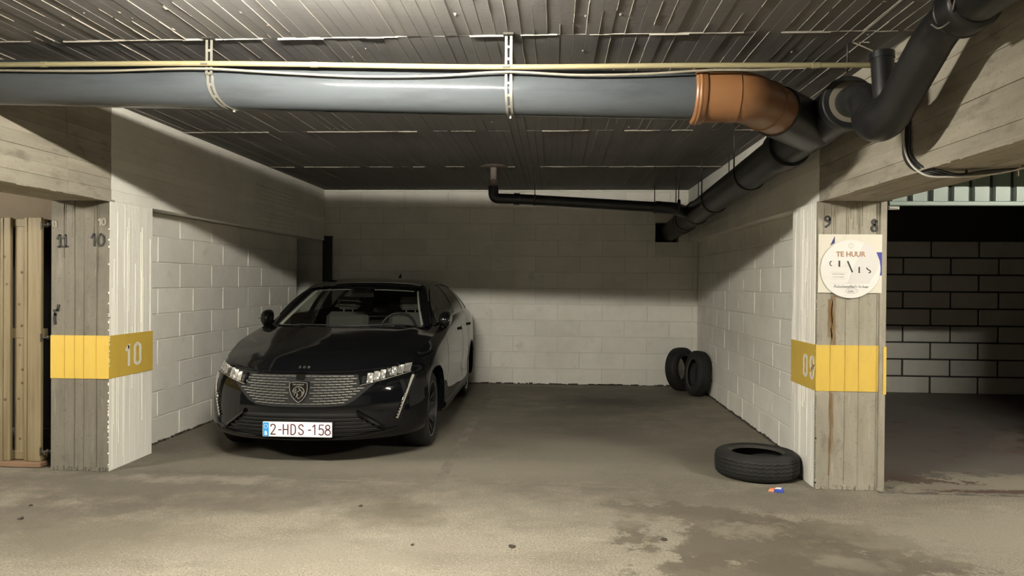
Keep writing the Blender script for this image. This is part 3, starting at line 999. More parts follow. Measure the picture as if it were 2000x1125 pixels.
for zh in (1.80, .965, .12):
    h = thing('gate_hinge', {1.80: 'topmost small steel hinge between wooden gate and left pillar', .965: 'middle steel hinge in the dark gap beside the yellow band', .12: 'lowest steel hinge in the dark gap by the floor'}[zh], 'hinge', (-3.75, 5.06, zh), 'gate hinges')
    hb = MB().cbox(-3.811, -3.797, 5.055, 5.064, zh - .03, zh + .03, .002)
    obj('leaf', hb, M['rod'], h)
    obj('pin', MB().tube([(-3.79, 5.055, zh), (-3.70, 5.058, zh + .008)], .005, 8), M['rod'], h)
    obj('eye', MB().lathe([(.007, -.014), (.011, -.011), (.011, .011), (.007, .014)], (-3.745, 5.055, zh + .004), (0, 0, 1), 12), M['rod'], h, smooth=True)
jg = thing('plastic_jug', 'yellow green plastic jug glimpsed in the gap beside the gate', 'jug', (-3.79, 5.32, 0))
obj('bottle', MB().lathe([(0, 0), (.075, .003), (.082, .03), (.082, .26), (.07, .33), (.03, .37), (.025, .40), (0, .402)], (-3.79, 5.32, 0), (0, 0, 1), 20), M['jug'], jg, smooth=True, autosmooth=50)
obj('cap', MB().lathe([(.028, .385), (.028, .415), (0, .417)], (-3.79, 5.32, 0), (0, 0, 1), 14), M['plastic'], jg, smooth=True, autosmooth=40)

# ------------------------------------------------------------------ right: garage 8
YG = 9.6
wg = tag(obj('wall_right_garage', MB().box(WR + .15, 8, YG + .012, YG + .12, 0, ZC), M['mortar']), kind='structure')
for r in range(9):
    z0, z1 = r * PITCH + .010, (r + 1) * PITCH - .010
    st = 4.548 if r % 2 == 1 else 4.90
    if r == 0: z0 = .004
    for (a, b) in spans(3.6, 7.4, st, .602, .022):
        BK.put(wg, ((a + b) / 2, YG + .03 + RND.uniform(-.004, .004), (z0 + z1) / 2), (round(b - a, 3), .06, round(z1 - z0, 4)), M['gblock'], .006)
fp = obj('floor_paint', MB().box(PRO - .05, 6.4, 4.93, YG + .01, -.05, .003), M['fpaint'], fl_o)
jb = thing('garage_jamb', 'plain pillar at the far side of the dark garage', 'pillar', (4.95, 5.2, 0))
obj('shaft', MB().cbox(4.66, 5.2, YF, 5.5, 0, ZC - .004, .005), M['raw'], jb)
obj('stray_light_wall', MB().box(5.19, 6.49, 5.1, 5.4, 0, ZC - .004), M['black'], jb)  # unseen black wall added to stop lamp light leaking past the jamb
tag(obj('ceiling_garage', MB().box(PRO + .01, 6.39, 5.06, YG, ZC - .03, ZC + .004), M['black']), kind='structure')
tag(obj('shade_lintel', MB().box(PRO + .012, 4.66, 4.56, 4.64, 2.16, ZC - .004), M['beamraw']), kind='structure')  # unseen lintel added so its shadow darkens the upper green door
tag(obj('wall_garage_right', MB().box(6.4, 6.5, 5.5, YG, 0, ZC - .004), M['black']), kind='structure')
gd = thing('garage_door', 'green corrugated steel door edge under the right beam', 'door', (3.5, 5.0, 1.95))
GP = .1355
x = PRO + .03
while x < 4.50:
    pr_ = [(x, 5.012), (x + .012, 4.998), (x + .105, 4.998), (x + .117, 5.012)]
    mb = MB()
    vs = [(a, b, z) for (a, b) in pr_ for z in (1.978, 2.55)] + [(a, b + .002, z) for (a, b) in pr_ for z in (1.978, 2.55)]
    fs = [(0, 1, 3, 2), (2, 3, 5, 4), (4, 5, 7, 6), (8, 10, 11, 9), (10, 12, 13, 11), (12, 14, 15, 13), (0, 8, 9, 1), (6, 7, 15, 14)]
    mb.add(vs, [f[::-1] for f in fs])
    obj('rib', mb, M['green'], gd)
    x += GP
obj('backing_sheet', MB().box(PRO + .015, 4.655, 5.0145, 5.018, 1.96, 2.56), M['black'], gd)
obj('bottom_rail', MB().cbox(PRO + .012, 4.655, 4.975, 5.014, 1.945, 1.976, .004), M['green'], gd)
lt = thing('door_latch', 'small bright metal latch beside the top of the right pillar', 'latch', (2.30, 5.0, 1.93))
obj('plate', MB().cbox(PRO + .012, 2.335, 4.992, 5.0, 1.918, 1.944, .003), M['galv'], lt)
obj('bolt', MB().tube([(PRO + .02, 4.988, 1.931), (2.32, 4.988, 1.931)], .006, 10), M['chrome'], lt)

# ------------------------------------------------------------------ lamps (above the top of the picture)
def lamp(x, label):
    t = thing('fluorescent_lamp', label, 'lamp', (x, 2.43, ZC))
    obj('housing', MB().cbox(x - .63, x + .63, 2.40, 2.46, 2.625, ZC - .006, .006), M['lampbody'], t)
    for s in (-1, 1):
        obj('holder', MB().cbox(x + s * .60 - .012, x + s * .60 + .012, 2.412, 2.448, 2.55, 2.628, .004), M['lampbody'], t)
    obj('tube', MB().tube([(x - .588, 2.43, 2.572), (x + .588, 2.43, 2.572)], .014, 12), M['tube'], t, smooth=True, autosmooth=50)
    return t


lamp(-.96, 'lit fluorescent lamp under the ceiling in front of the car bay')
lamp(4.5, 'lit fluorescent lamp in front of the dark garage, far right')
lamp(-6.0, 'unseen fluorescent lamp added for ambient light, far left')  # third tube, out of view, added only as ambient fill

# ================================================================== PIPES
PY = 3.83
pz = lambda x: 2.425 - .0275 * (x + .27)      # axis height of the grey pipe
gp = thing('grey_drain_pipe', 'big glossy grey drain pipe hung across the front of the bay', 'pipe', (-1, PY, 2.42))
obj('pipe_run', MB().tube([(BL + .012, PY, pz(BL)), (-2, PY, pz(-2)), (-.3, PY, pz(-.3)), (.76, PY, pz(.76))], .125, 48), M['pvc'], gp, smooth=True, autosmooth=40)

ob = thing('orange_pipe_bend', 'orange brown plastic pipe bend joining grey pipe to black branch', 'pipe', (.9, PY, 2.39))
a0, a1, a2 = Vector((.715, PY, pz(.715))), Vector((.995, PY, pz(.995))), Vector((1.285, PY + .30, 2.366))
obj('socket', MB().lathe([(.126, -.03), (.142, -.03), (.148, -.022), (.148, .022), (.142, .032), (.137, .036), (.135, .20)], a0 + Vector((.03, 0, 0)), (1, 0, -.03), 48), M['orange'], ob, smooth=True, autosmooth=35)
obj('socket_groove', MB().lathe([(.1482, .0), (.1515, .004), (.1515, .012), (.1482, .016)], a0 + Vector((.018, 0, 0)), (1, 0, -.03), 48), M['orange'], ob, smooth=True)
path = fillet([a0 + Vector((.05, 0, 0)), a1, a2], .075, 6)
obj('bend', MB().tube(path, .132, 48), M['orange'], ob, smooth=True, autosmooth=40)
d = (a2 - a1).normalized()
obj('band', MB().lathe([(.132, -.03), (.1345, -.028), (.1345, .028), (.132, .03)], a0 + Vector((.15, 0, -.004)), (1, 0, -.03), 48), M['orange'], ob, smooth=True)
obj('bend_rim', MB().lathe([(.132, -.012), (.138, -.008), (.138, .008), (.132, .012)], a1 + d * .20, d, 48), M['orange'], ob, smooth=True)

# black main along the right beam
mz = lambda y: 2.392 - .0475 * (y - 3.97)
MX = lambda y: 1.585 - .008 * (y - 3.97) / 2
mp = lambda y: Vector((MX(y), y, mz(y)))
bm_ = thing('black_main_drain', 'thick black drain main along the right beam into the back wall', 'pipe', (1.57, 6, 2.2))
obj('pipe_run', MB().tube([mp(3.98), mp(5), mp(7), mp(8.5), mp(YB + .28)], .125, 40), M['blackpvc'], bm_, smooth=True, autosmooth=40)
ax = (mp(6) - mp(5)).normalized()
obj('front_socket', MB().lathe([(.108, -.012), (.140, -.012), (.146, -.005), (.146, .05), (.142, .06), (.134, .07), (.134, .5)], mp(3.97), ax, 48), M['blackpvc'], bm_, smooth=True, autosmooth=35)
obj('pale_seal', MB().lathe([(.080, -.004), (.112, -.004), (.112, .012), (.080, .012)], mp(3.955), ax, 40), M['ringpale'], bm_, smooth=True, autosmooth=35)
obj('branch_sleeve', MB().tube([a2 - d * .09, a2 - d * .085, a2 + d * .02, a2 + d * .34], [.134, .142, .142, .142], 48), M['blackpvc'], bm_, smooth=True, autosmooth=40)
obj('lower_socket', MB().lathe([(.128, -.10), (.144, -.10), (.146, -.09), (.146, .06), (.128, .075)], mp(5.02), ax, 48), M['blackpvc'], bm_, smooth=True, autosmooth=35)
obj('weld_seam', MB().lathe([(.134, -.008), (.139, -.004), (.139, .004), (.134, .008)], mp(4.46), ax, 40), M['blackpvc'], bm_, smooth=True)
for y in (8.1, 8.9):
    obj('collar', MB().lathe([(.125, -.09), (.137, -.085), (.137, .085), (.125, .09)], mp(y), ax, 40), M['blackpvc'], bm_, smooth=True, autosmooth=35)

# hangers of the main
hg = 'rod hangers of the black main drain'
for y, lab in ((5.9, 'first thin rod hanger looped round the black main, nearest the orange bend'), (7.15, 'second thin rod hanger round the black main, halfway to the wall'), (8.62, 'last rod hanger round the black main, close to the back wall')):
    c = mp(y)
    h = thing('pipe_hanger', lab, 'hanger', (c.x, y, ZC), hg)
    n = 22
    loop = [c + Vector((math.cos(a) * .131, 0, math.sin(a) * .131)) for a in np.linspace(math.pi, 2 * math.pi + .1, n)]
    obj('ring', MB().tube([Vector((c.x - .131, y, c.z + .05))] + loop, .006, 8), M['rod'], h, smooth=True)
    obj('rod', MB().tube([(c.x - .131, y, c.z), (c.x - .131, y, ZC + .006)], .006, 8), M['rod'], h, smooth=True)
    obj('rear_rod', MB().tube([(c.x + .133, y, c.z), (c.x + .133, y, ZC + .006)], .006, 8), M['rod'], h, smooth=True)

# dark side pipe from the ceiling near the back
SY = 7.87
sp_ = thing('black_side_pipe', 'thin black pipe with elbow dropping from the rear ceiling to the main', 'pipe', (.3, SY, 2.3))
zz0, zz1 = 2.335, 2.236
run = fillet([(-.690, SY, 2.47), (-.690, SY, zz0), (-.40, SY, zz0 - .008), (1.18, SY, zz1)], .135, 9)
obj('pipe_run', MB().tube(run, .057, 28), M['blackpvc'], sp_, smooth=True, autosmooth=40)
e = Vector((1.18, SY, zz1))
obj('tee_arm', MB().tube(fillet([e - Vector((.02, 0, 0)), e + Vector((.12, 0, -.008)), (1.52, SY + .30, mz(SY + .3) + .01)], .08, 6), .066, 28), M['blackpvc'], sp_, smooth=True, autosmooth=40)
obj('elbow_collar', MB().lathe([(.057, -.035), (.066, -.033), (.066, .033), (.057, .035)], (-.43, SY, zz0 - .007), (1, 0, -.05), 28), M['blackpvc'], sp_, smooth=True, autosmooth=35)
obj('end_collar', MB().lathe([(.057, -.035), (.067, -.033), (.067, .033), (.057, .035)], (1.12, SY, zz1 + .003), (1, 0, -.06), 28), M['blackpvc'], sp_, smooth=True, autosmooth=35)
obj('lead_stub', MB().tube([(-.69, SY, 2.46), (-.69, SY, 2.535), (-.69, SY, 2.54), (-.69, SY, ZC)], [.05, .05, .036, .036], 24), M['flange'], sp_, smooth=True, autosmooth=35)
obj('ceiling_flange', MB().lathe([(0, -.012), (.05, -.013), (.15, -.006), (.165, .002)], (-.685, SY, ZC - .0), (0, 0, 1), 28), M['flange'], sp_, smooth=True)
for x, lab in ((-.23, 'thin rod hanger on the side pipe beside its elbow'), (1.08, 'thin rod hanger at the side pipe end near the main'), (1.34, 'thin wire hanger above the tee of the side pipe')):
    zt = zz0 - .008 + (zz1 - zz0) * (x + .4) / 1.58 if x < 1.2 else zz1 + .02
    h = thing('pipe_hanger', lab, 'hanger', (x, SY, ZC), 'rod hangers of the side pipe')
    obj('rod', MB().tube([(x, SY, zt + .05), (x, SY, ZC + .006)], .005, 8), M['rod'], h, smooth=True)
    obj('clip', MB().lathe([(.0575, -.01), (.0625, -.009), (.0625, .009), (.0575, .01)] if x < 1.2 else [(.066, -.01), (.071, -.009), (.071, .009), (.066, .01)], (x, SY, zt), (1, 0, -.06), 24), M['rod'], h, smooth=True)

# black pipe with a dip, coming towards the camera along the right beam
ts = thing('black_trap_pipe', 'black pipe with a dip and stub, upper right, feeding the main', 'pipe', (1.58, 3.3, 2.3))
KX = 1.585
dip = fillet([(KX, 4.0, 2.39), (KX - .01, 3.76, 2.378), (KX - .03, 3.60, 2.195), (KX - .02, 3.44, 2.205), (KX, 3.06, 2.475), (KX, 2.86, 2.485)], .13, 10)
nd = len(dip)
obj('dip', MB().tube(dip, [.082 + .022 * math.exp(-((k / nd - .47) / .20)**2) for k in range(nd)], 36), M['blackpvc'], ts, smooth=True, autosmooth=40)
obj('upper_run', MB().tube([(KX, 2.92, 2.485), (KX, 2.5, 2.492), (KX, -.6, 2.54)], .088, 36), M['blackpvc'], ts, smooth=True, autosmooth=40)
obj('bell', MB().lathe([(.088, -.065), (.102, -.055), (.107, -.045), (.107, .05), (.096, .065), (.084, .07)], (KX, 2.86, 2.485), (0, 1, 0), 40), M['blackpvc'], ts, smooth=True, autosmooth=35)
obj('bell_lip', MB().lathe([(.104, -.008), (.1105, -.005), (.1105, .005), (.104, .008)], (KX, 2.905, 2.485), (0, 1, 0), 40), M['blackpvc'], ts, smooth=True)
obj('stub', MB().tube([(KX - .01, 3.52, 2.24), (KX - .01, 3.565, 2.525)], .052, 28), M['blackpvc'], ts, smooth=True, autosmooth=40)
obj('stub_cap', MB().lathe([(.053, -.03), (.057, -.028), (.057, .004), (0, .006)], (KX - .01, 3.565, 2.525), (0, .1, 1), 28), M['blackpvc'], ts, smooth=True, autosmooth=35)
wk = curve3([(KX - .09, 2.80, 2.44), (KX - .085, 2.78, 2.50), (KX - .05, 2.76, 2.575), (KX - .088, 2.75, 2.54), (KX - .105, 2.79, 2.49), (KX - .07, 2.83, 2.43), (KX - .105, 2.86, 2.40), (KX - .115, 2.9, 2.43)], 40)
tag(obj('wire_knot', MB().tube(wk, .004, 8), M['galv'], smooth=True), 'twist of old wire knotted round the bell of the black trap pipe', 'wire')

# rod and wire at the front of the main
hk = thing('pipe_hanger', 'threaded rod holding the front socket of the black main', 'hanger', (1.53, 3.86, ZC), hg)
obj('rod', MB().tube([(1.545, 3.90, 2.535), (1.545, 3.90, ZC + .006)], .006, 8), M['rod'], hk, smooth=True)
obj('nut', MB().lathe([(0, -.008), (.014, -.008), (.014, .008), (0, .008)], (1.545, 3.90, 2.56), (0, 0, 1), 6), M['rod'], hk)
tag(obj('white_wire', MB().tube([(1.53, 2.9, ZC - .014), (1.535, 3.80, ZC - .018), (1.538, 3.818, ZC - .022), (1.548, 3.808, ZC - .028), (1.60, 3.72, 2.59)], .0035, 8), M['cablew'], smooth=True),
    'white wire pinned to the ceiling above the black trap pipe', 'wire')
tag(obj('white_wire', MB().tube([(1.537, 3.815, ZC - .02), (1.62, 3.815, ZC - .022)], .003, 8), M['cablew'], smooth=True), 'short white wire end sticking out below the ceiling hook', 'wire')

# ivory conduit and sagging cable in front of the grey pipe
CY = 3.672
kz = (CY / 3.7)
cz = lambda z: 1.4 + (z - 1.4) * kz
cd = thing('conduit', 'ivory conduit running along the top of the grey pipe', 'conduit', (-.5, CY, 2.53))
cpts = [(-3.20, CY, cz(2.563)), (-1.853, CY, cz(2.557)), (-.243, CY, cz(2.522)), (.713, CY, cz(2.520)), (1.72, CY, cz(2.511))]
obj('conduit_run', MB().tube(curve3(cpts, 30), .0135, 14), M['ivory'], cd, smooth=True, autosmooth=40)
for x in (-1.27, -2.75, 1.30):
    z = float(np.interp(x, [p[0] for p in cpts], [p[2] for p in cpts]))
    obj('coupler', MB().lathe([(.0135, -.02), (.0155, -.019), (.0155, .019), (.0135, .02)], (x, CY, z), (1, 0, 0), 14), M['ivory'], cd, smooth=True, autosmooth=35)
ca = [(-3.2, 2.544), (-2.442, 2.531), (-1.853, 2.537), (-1.428, 2.509), (-1.043, 2.488), (-.635, 2.487), (-.259, 2.504), (.113, 2.484), (.427, 2.486), (.816, 2.503), (1.05, 2.502), (1.25, 2.512)]
tag(obj('cable', MB().tube(curve3([(x, CY + .006 if -2.3 > x or x > 1 else CY + .003, cz(z) - .006) for x, z in ca], 80), .0062, 10), M['cablew'], smooth=True), 'thin ivory cable sagging below the conduit across the grey pipe', 'cable')

# perforated strap hangers
def strap(x, label, twist):
    t = thing('strap_hanger', label, 'hanger', (x, 3.70, ZC), 'perforated strap hangers of the grey pipe')
    zc = pz(x)
    hw = .0195
    prof = [(3.690, ZC + .004), (3.690, 2.60), (3.688, 2.50)]
    for a in np.linspace(170, 272, 12):
        prof.append((PY + math.cos(math.radians(a)) * .1285, zc + math.sin(math.radians(a)) * .1285))
    # resample
    P_ = [Vector((0, a, b)) for a, b in prof]
    s = [0]
    for a, b in zip(P_[:-1], P_[1:]): s.append(s[-1] + (b - a).length)
    tot = s[-1]
    def at(q):
        q = max(0, min(tot, q))
        return np.interp(q, s, [p.y for p in P_]), np.interp(q, s, [p.z for p in P_])
    def off(q):      # sideways drift of the lower end
        return twist * max(0, (q - tot * .5) / (tot * .5))**2
    mb = MB()
    def band(u0, u1, q0, q1, n):
        rows = []
        for k in range(n + 1):
            q = q0 + (q1 - q0) * k / n
            y, z = at(q)
            y2, z2 = at(q + .004); y3, z3 = at(q - .004)
            tv = Vector((0, y2 - y3, z2 - z3)).normalized()
            nv = Vector((0, tv.z, -tv.y))
            c = Vector((x + off(q), y, z))
            rows.append([c + Vector((u0, 0, 0)), c + Vector((u1, 0, 0)), c + Vector((u1, 0, 0)) + nv * .0025, c + Vector((u0, 0, 0)) + nv * .0025])
        mb.grid(rows, closed_v=True)
    n = 30
    band(-hw, -.006, 0, tot, n)
    band(.006, hw, 0, tot, n)
    k, q = 0, 0.0
    while q < tot:
        band(-.006, .006, q, min(q + .014, tot), 2)
        q += .062
    obj('perforated_strip', mb, M['galv'], t, smooth=True, autosmooth=30)
    obj('ceiling_foot', MB().cbox(x - .028, x + .028, 3.66, 3.74, ZC - .010, ZC + .006, .002), M['rod'], t)
    bx, (by, bz) = x, at(tot - .01)
    obj('bolt', MB().lathe([(0, -.010), (.007, -.010), (.007, .01)], (x + off(tot), by, bz - .004), (0, 0, 1), 6), M['galv'], t)
    obj('cable_tie', MB().cbox(x - .030, x + .008, CY - .020, CY - .014, 2.508 if x > -1 else 2.54, 2.518 if x > -1 else 2.55, .002), M['galv'], t)
    return t


strap(-1.846, 'left perforated metal strap, twisted at its foot, holding the grey pipe', .075)
strap(-.250, 'right perforated metal strap, hanging straight, holding the grey pipe', .004)
cl = thing('ceiling_clip', 'small grey channel clip on the ceiling behind the left strap', 'clip', (-1.86, 4.15, ZC))
for dx in (-.025, .012):
    obj('clip_arm', MB().cbox(-1.80 + dx, -1.79 + dx, 4.10, 4.12, ZC - .06, ZC, .002), M['galv'], cl)
obj('clip_foot', MB().cbox(-1.83, -1.775, 4.10, 4.12, ZC - .066, ZC - .056, .002), M['galv'], cl)

# cables down the right beam and under it
BXF = BR - .012
def cable(name, pts, r, m_, label):
    return tag(obj(name, MB().tube(curve3(pts, 50), r, 10), m_, smooth=True), label, 'cable')
base = [(BXF, 3.80, 2.26), (BXF, 3.80, 2.17), (BXF - .002, 3.79, 2.07), (BXF + .01, 3.70, 1.985), (1.86, 3.63, 1.952)]
for k, (dy, m_, lab) in enumerate([(0, 'cableb', 'thick black cable bent under the right beam, leftmost of the bundle'), (.030, 'cableb', 'second black cable of the bundle on the right beam'), (.058, 'cableb', 'black cable at the right of the bundle on the beam')]):
    tail = [(1.95 + .02 * k, 3.66 - .02 * k, 1.950), (2.05, 3.66 - .035 * k, 1.957), (2.20, 3.60 - .05 * k, 1.960)]
    cable('cable', [(p[0], p[1] - dy, p[2] + dy * .15) for p in base] + tail, .0085 if k == 0 else .006, M[m_], lab)
cable('cable', [(BXF - .016, 3.77, 2.25), (BXF - .016, 3.765, 2.12), (BXF - .012, 3.72, 2.03), (1.83, 3.635, 1.946), (1.93, 3.61, 1.936), (2.05, 3.60, 1.940), (2.16, 3.53, 1.952), (2.21, 3.48, 1.966)], .0055, M['bundlewhite'], 'white cable of the bundle, curving under the right beam to a white end')
ct = thing('cable_end', 'white cable terminal under the outer edge of the right beam', 'connector', (2.205, 3.505, 1.965))
obj('plug', MB().cbox(2.195, 2.222, 3.485, 3.51, 1.958, 1.974, .003), M['cablew'], ct)
obj('tab', MB().cbox(2.185, 2.192, 3.515, 3.53, 1.925, 1.965, .002), M['cablew'], ct)
tag(obj('conduit', MB().tube([(1.99, 3.63, 1.945), (2.10, 3.60, 1.949)], .009, 12), M['ivory'], smooth=True, autosmooth=40), 'short ivory conduit piece on the cables under the right beam', 'conduit')
tc = thing('cable_clip', 'small black clip holding cables beneath the right beam', 'clip', (2.03, 3.66, ZB))
obj('stem', MB().tube([(2.03, 3.66, ZB + .006), (2.03, 3.66, 1.957)], .006, 8), M['cableb'], tc)
obj('saddle', MB().cbox(2.018, 2.042, 3.64, 3.69, 1.940, 1.960, .003), M['cableb'], tc)

# ================================================================== TYRES AND LITTER
def tyre(label, loc, rot, R_, W, rb, group):
    t = thing('tyre', label, 'tyre', loc, group)
    t.rotation_euler = rot
    n = 72
    h = W / 2
    prof = [(rb, -h * .72), (rb + .012, -h * .86), (rb + .03, -h * .90), ((R_ + rb) / 2, -h), (R_ - .035, -h * .93), (R_ - .016, -h * .80), (R_ - .005, -h * .68)]
    obj('sidewall', MB().lathe(prof, (0, 0, 0), (0, 0, 1), n), M['rubber'], t, smooth=True, local=True)
    obj('sidewall', MB().lathe([(r, -a) for r, a in prof][::-1], (0, 0, 0), (0, 0, 1), n), M['rubber'], t, smooth=True, local=True)
    inn = [(rb, h * .72), (rb + .02, h * .70), (R_ - .05, h * .62), (R_ - .028, 0), (R_ - .05, -h * .62), (rb + .02, -h * .70), (rb, -h * .72)]
    obj('inner_liner', MB().lathe(inn, (0, 0, 0), (0, 0, 1), n), M['rubber'], t, smooth=True, local=True)
    for s in (-1, 1):
        b_ = [(rb - .003, s * h * .70), (rb + .001, s * h * .80), (rb + .012, s * h * .905), (rb + .020, s * h * .915)]
        obj('bead', MB().lathe(b_ if s < 0 else b_[::-1], (0, 0, 0), (0, 0, 1), n), M['rubberbead'], t, smooth=True, local=True)
    # tread: ribs between wavy grooves
    NT = 144
    ribs = [(-.70, -.46), (-.42, -.18), (-.14, .14), (.18, .42), (.46, .70)]
    def wav(k, edge): return 0 if abs(edge) > .65 else .028 * (1 if (k // 2) % 2 else -1)
    rows = []
    zs = []
    for (a, b) in ribs: zs += [(a, 0), (a + .004, 1), (b - .004, 1), (b, 0)]
    for k in range(NT):
        th = 2 * math.pi * k / NT
        row = []
        for (q, top) in zs:
            rr_ = (R_ if top else R_ - .008) - .010 * (abs(q) / .7)**3
            zz = (q + wav(k, q)) * h
            row.append((math.cos(th) * rr_, math.sin(th) * rr_, zz))
        rows.append(row)
    obj('tread', MB().grid(rows, closed_u=True), M['rubber'], t, smooth=True, local=True, autosmooth=25)
    return t


tyre('worn tyre lying flat on the floor beside the right pillar', (1.497, 5.345, .0935), (math.radians(-1.0), math.radians(.6),   .3), .300, .186, .182, 'old tyres')
def axis_rot(v):
    return Vector((0, 0, 1)).rotation_difference(Vector(v).normalized()).to_euler()
tyre('old tyre standing against the back wall, behind the other one', (1.675, 9.50, .281), axis_rot((.72, -.69, .10)), .285, .175, .175, 'old tyres')
tyre('old tyre leaning on the right wall, in front of another', (1.797, 9.06, .280), axis_rot((-.975, -.17, .10)), .285, .175, .175, 'old tyres')

pk = thing('crumpled_packet', 'small crumpled orange and blue packet on floor by the tyre', 'packet', (1.505, 4.905, .001))
pk.rotation_euler = (0, 0, -.25)
obj('blue_half', MB().add([(-.012, -.022, .001), (.042, -.016, .001), (.05, .02, .001), (0, .022, .001), (-.010, -.018, .020), (.040, -.014, .017), (.046, .016, .026), (.004, .018, .024)],
                          [(0, 3, 2, 1), (4, 5, 6, 7), (0, 1, 5, 4), (1, 2, 6, 5), (2, 3, 7, 6), (3, 0, 4, 7)]), M['packb'], pk, local=True)
obj('white_face', MB().add([(-.012, -.010, .0215), (.030, -.006, .0205), (.036, .016, .027), (.002, .018, .0255), (.012, .004, .030)], [(0, 1, 4), (1, 2, 4), (2, 3, 4), (3, 0, 4)]), M['packw'], pk, local=True)
obj('orange_half', MB().add([(-.052, -.010, .001), (-.014, -.020, .001), (-.004, .020, .001), (-.045, .024, .001), (-.045, -.006, .013), (-.012, -.014, .022), (-.002, .015, .024), (-.036, .018, .018)],
                            [(0, 3, 2, 1), (4, 5, 6, 7), (0, 1, 5, 4), (1, 2, 6, 5), (2, 3, 7, 6), (3, 0, 4, 7)]), M['packo'], pk, local=True)
lab = {0: 'dark curled scrap on the floor at the bottom centre', 1: 'dark flat scrap on the pale floor right of centre', 2: 'tiny dark scrap on the floor in front of the car',
       3: 'small dark scrap on the floor near the left pillar foot', 4: 'small brown scrap on the floor at the lower left', 5: 'tiny pebble-like scrap on the floor left of bottom centre'}
for k, (x, y, a) in enumerate([(-.216, 3.759, .020), (.607, 3.925, .016), (-1.195, 4.36, .012), (-3.218, 4.196, .012), (-3.097, 3.958, .016), (-.746, 3.737, .009)]):
    mb = MB()
    n = 9
    ring = [(x + math.cos(t) * a * RND.uniform(.7, 1.3), y + math.sin(t) * a * 1.3 * RND.uniform(.6, 1.2)) for t in np.linspace(0, 6.28, n, endpoint=False)]
    mb.add([(p[0], p[1], .0005) for p in ring] + [((p[0] - x) * .75 + x, (p[1] - y) * .75 + y, RND.uniform(.005, .012)) for p in ring] + [(x, y, .008)],
           [(i, (i + 1) % n, n + (i + 1) % n, n + i) for i in range(n)] + [(n + i, n + (i + 1) % n, 2 * n) for i in range(n)] + [tuple(range(n))[::-1]])
    tag(obj('floor_scrap', mb, M['debris']), lab[k], 'scrap', 'scraps on the floor')
obj('bay_line', MB().box(-.845, -.765, 5.0, YB, -.01, .0012), M['line'], fl_o)
obj('bay_line', MB().box(-2.2, 1.2, 4.915, 4.935, -.01, .0010), M['line'], fl_o)

# ================================================================== CAR
# local frame: x to the right of the picture, y backwards from the nose, z up
CAR = thing('car', 'black estate car parked nose out against the left wall', 'car', (-1.898, 5.19, 0))
CAR.rotation_euler = (0, 0, math.radians(1.0))
cl_ = dict(parent=CAR, local=True)
PLAN = np.array([(0, 0, .715), (.2, .008, .716), (.4, .045, .720), (.55, .115, .735), (.68, .205, .752), (.79, .32, .772), (.85, .43, .790), (.885, .55, .812),
                 (.905, .72, .850), (.918, .95, .893), (.923, 1.3, .952), (.924, 1.7, 1.012), (.924, 2.2, 1.040), (.925, 3.2, 1.058), (.925, 3.66, 1.062),
                 (.908, 4.05, 1.060), (.865, 4.35, 1.05), (.76, 4.52, 1.03), (.5, 4.59, 1.0), (0, 4.60, 1.0)])
cs = np.concatenate([[0], np.cumsum(np.hypot(np.diff(PLAN[:, 0]), np.diff(PLAN[:, 1])))])
NP = 100
q = np.linspace(0, 1, NP + 1)
tt = np.interp(q, [0, .36, .86, 1], [0, cs[8], cs[15], cs[-1]])
PX, PYv, ZT = spl(cs, PLAN[:, 0], tt), spl(cs, PLAN[:, 1], tt), spl(cs, PLAN[:, 2], tt)
PX[0] = PX[-1] = 0
dx, dy = np.gradient(PX, tt), np.gradient(PYv, tt)
ln = np.hypot(dx, dy); NX, NY = dy / ln, -dx / ln        # outward normal
NX[0] = 0; NX[-1] = 0
ss = lambda a, b, v: np.clip((v - a) / (b - a), 0, 1)**2 * (3 - 2 * np.clip((v - a) / (b - a), 0, 1))


def inset(i, z):
    """how far the skin at perimeter place i and height z lies inside the plan line"""
    f = float(spl([.18, .21, .25, .29, .34, .45, .55, .62, .68, .72, .80, .9], [.08, .040, .012, .002, 0, 0, .010, .028, .052, .080, .115, .15], z))
    g = float(spl([-.1, 0, .03, .08, .15, .24, .34, 2], [.11, .09, .060, .030, .012, .002, 0, 0], ZT[i] - z)) + float(spl([.1, .2, .26, .32, .42, .52, 1], [.05, .034, .020, .012, .008, .004, 0], z))
    # hollow along the doors
    if 1.2 < PYv[i] < 3.4:
        g += .012 * math.exp(-((z - .47) / .09)**2) * float(ss(1.2, 1.6, PYv[i]) * (1 - ss(3.0, 3.4, PYv[i])))
    wf = 1 - float(ss(.42, .95, PYv[i]))
    return f * wf + g * (1 - wf)


def zbot(i):
    y = PYv[i]
    return .205 + .02 * float(ss(.2, .8, y)) + .06 * float(ss(3.9, 4.4, y))


K = 26
def skin(i, z, extra=0.0):
    o = inset(i, z) - extra
    return (PX[i] - NX[i] * o, PYv[i] - NY[i] * o, z)


body = MB()
ring = []          # full loop, right side then left side
for i in range(NP + 1): ring.append((i, 1))
for i in range(NP - 1, 0, -1): ring.append((i, -1))
NR = len(ring)
for (i, s) in ring:
    zb = zbot(i)
    for k in range(K + 1):
        t = k / K
        z = zb + (ZT[i] - zb) * t
        x, y, z = skin(i, z)
        body.v.append((x * s, y, z))
for r in range(NR):
    for k in range(K):
        a, b = r * (K + 1) + k, ((r + 1) % NR) * (K + 1) + k
        body.f.append((a, b, b + 1, a + 1))
body.f.append(tuple(r * (K + 1) for r in range(NR))[::-1])
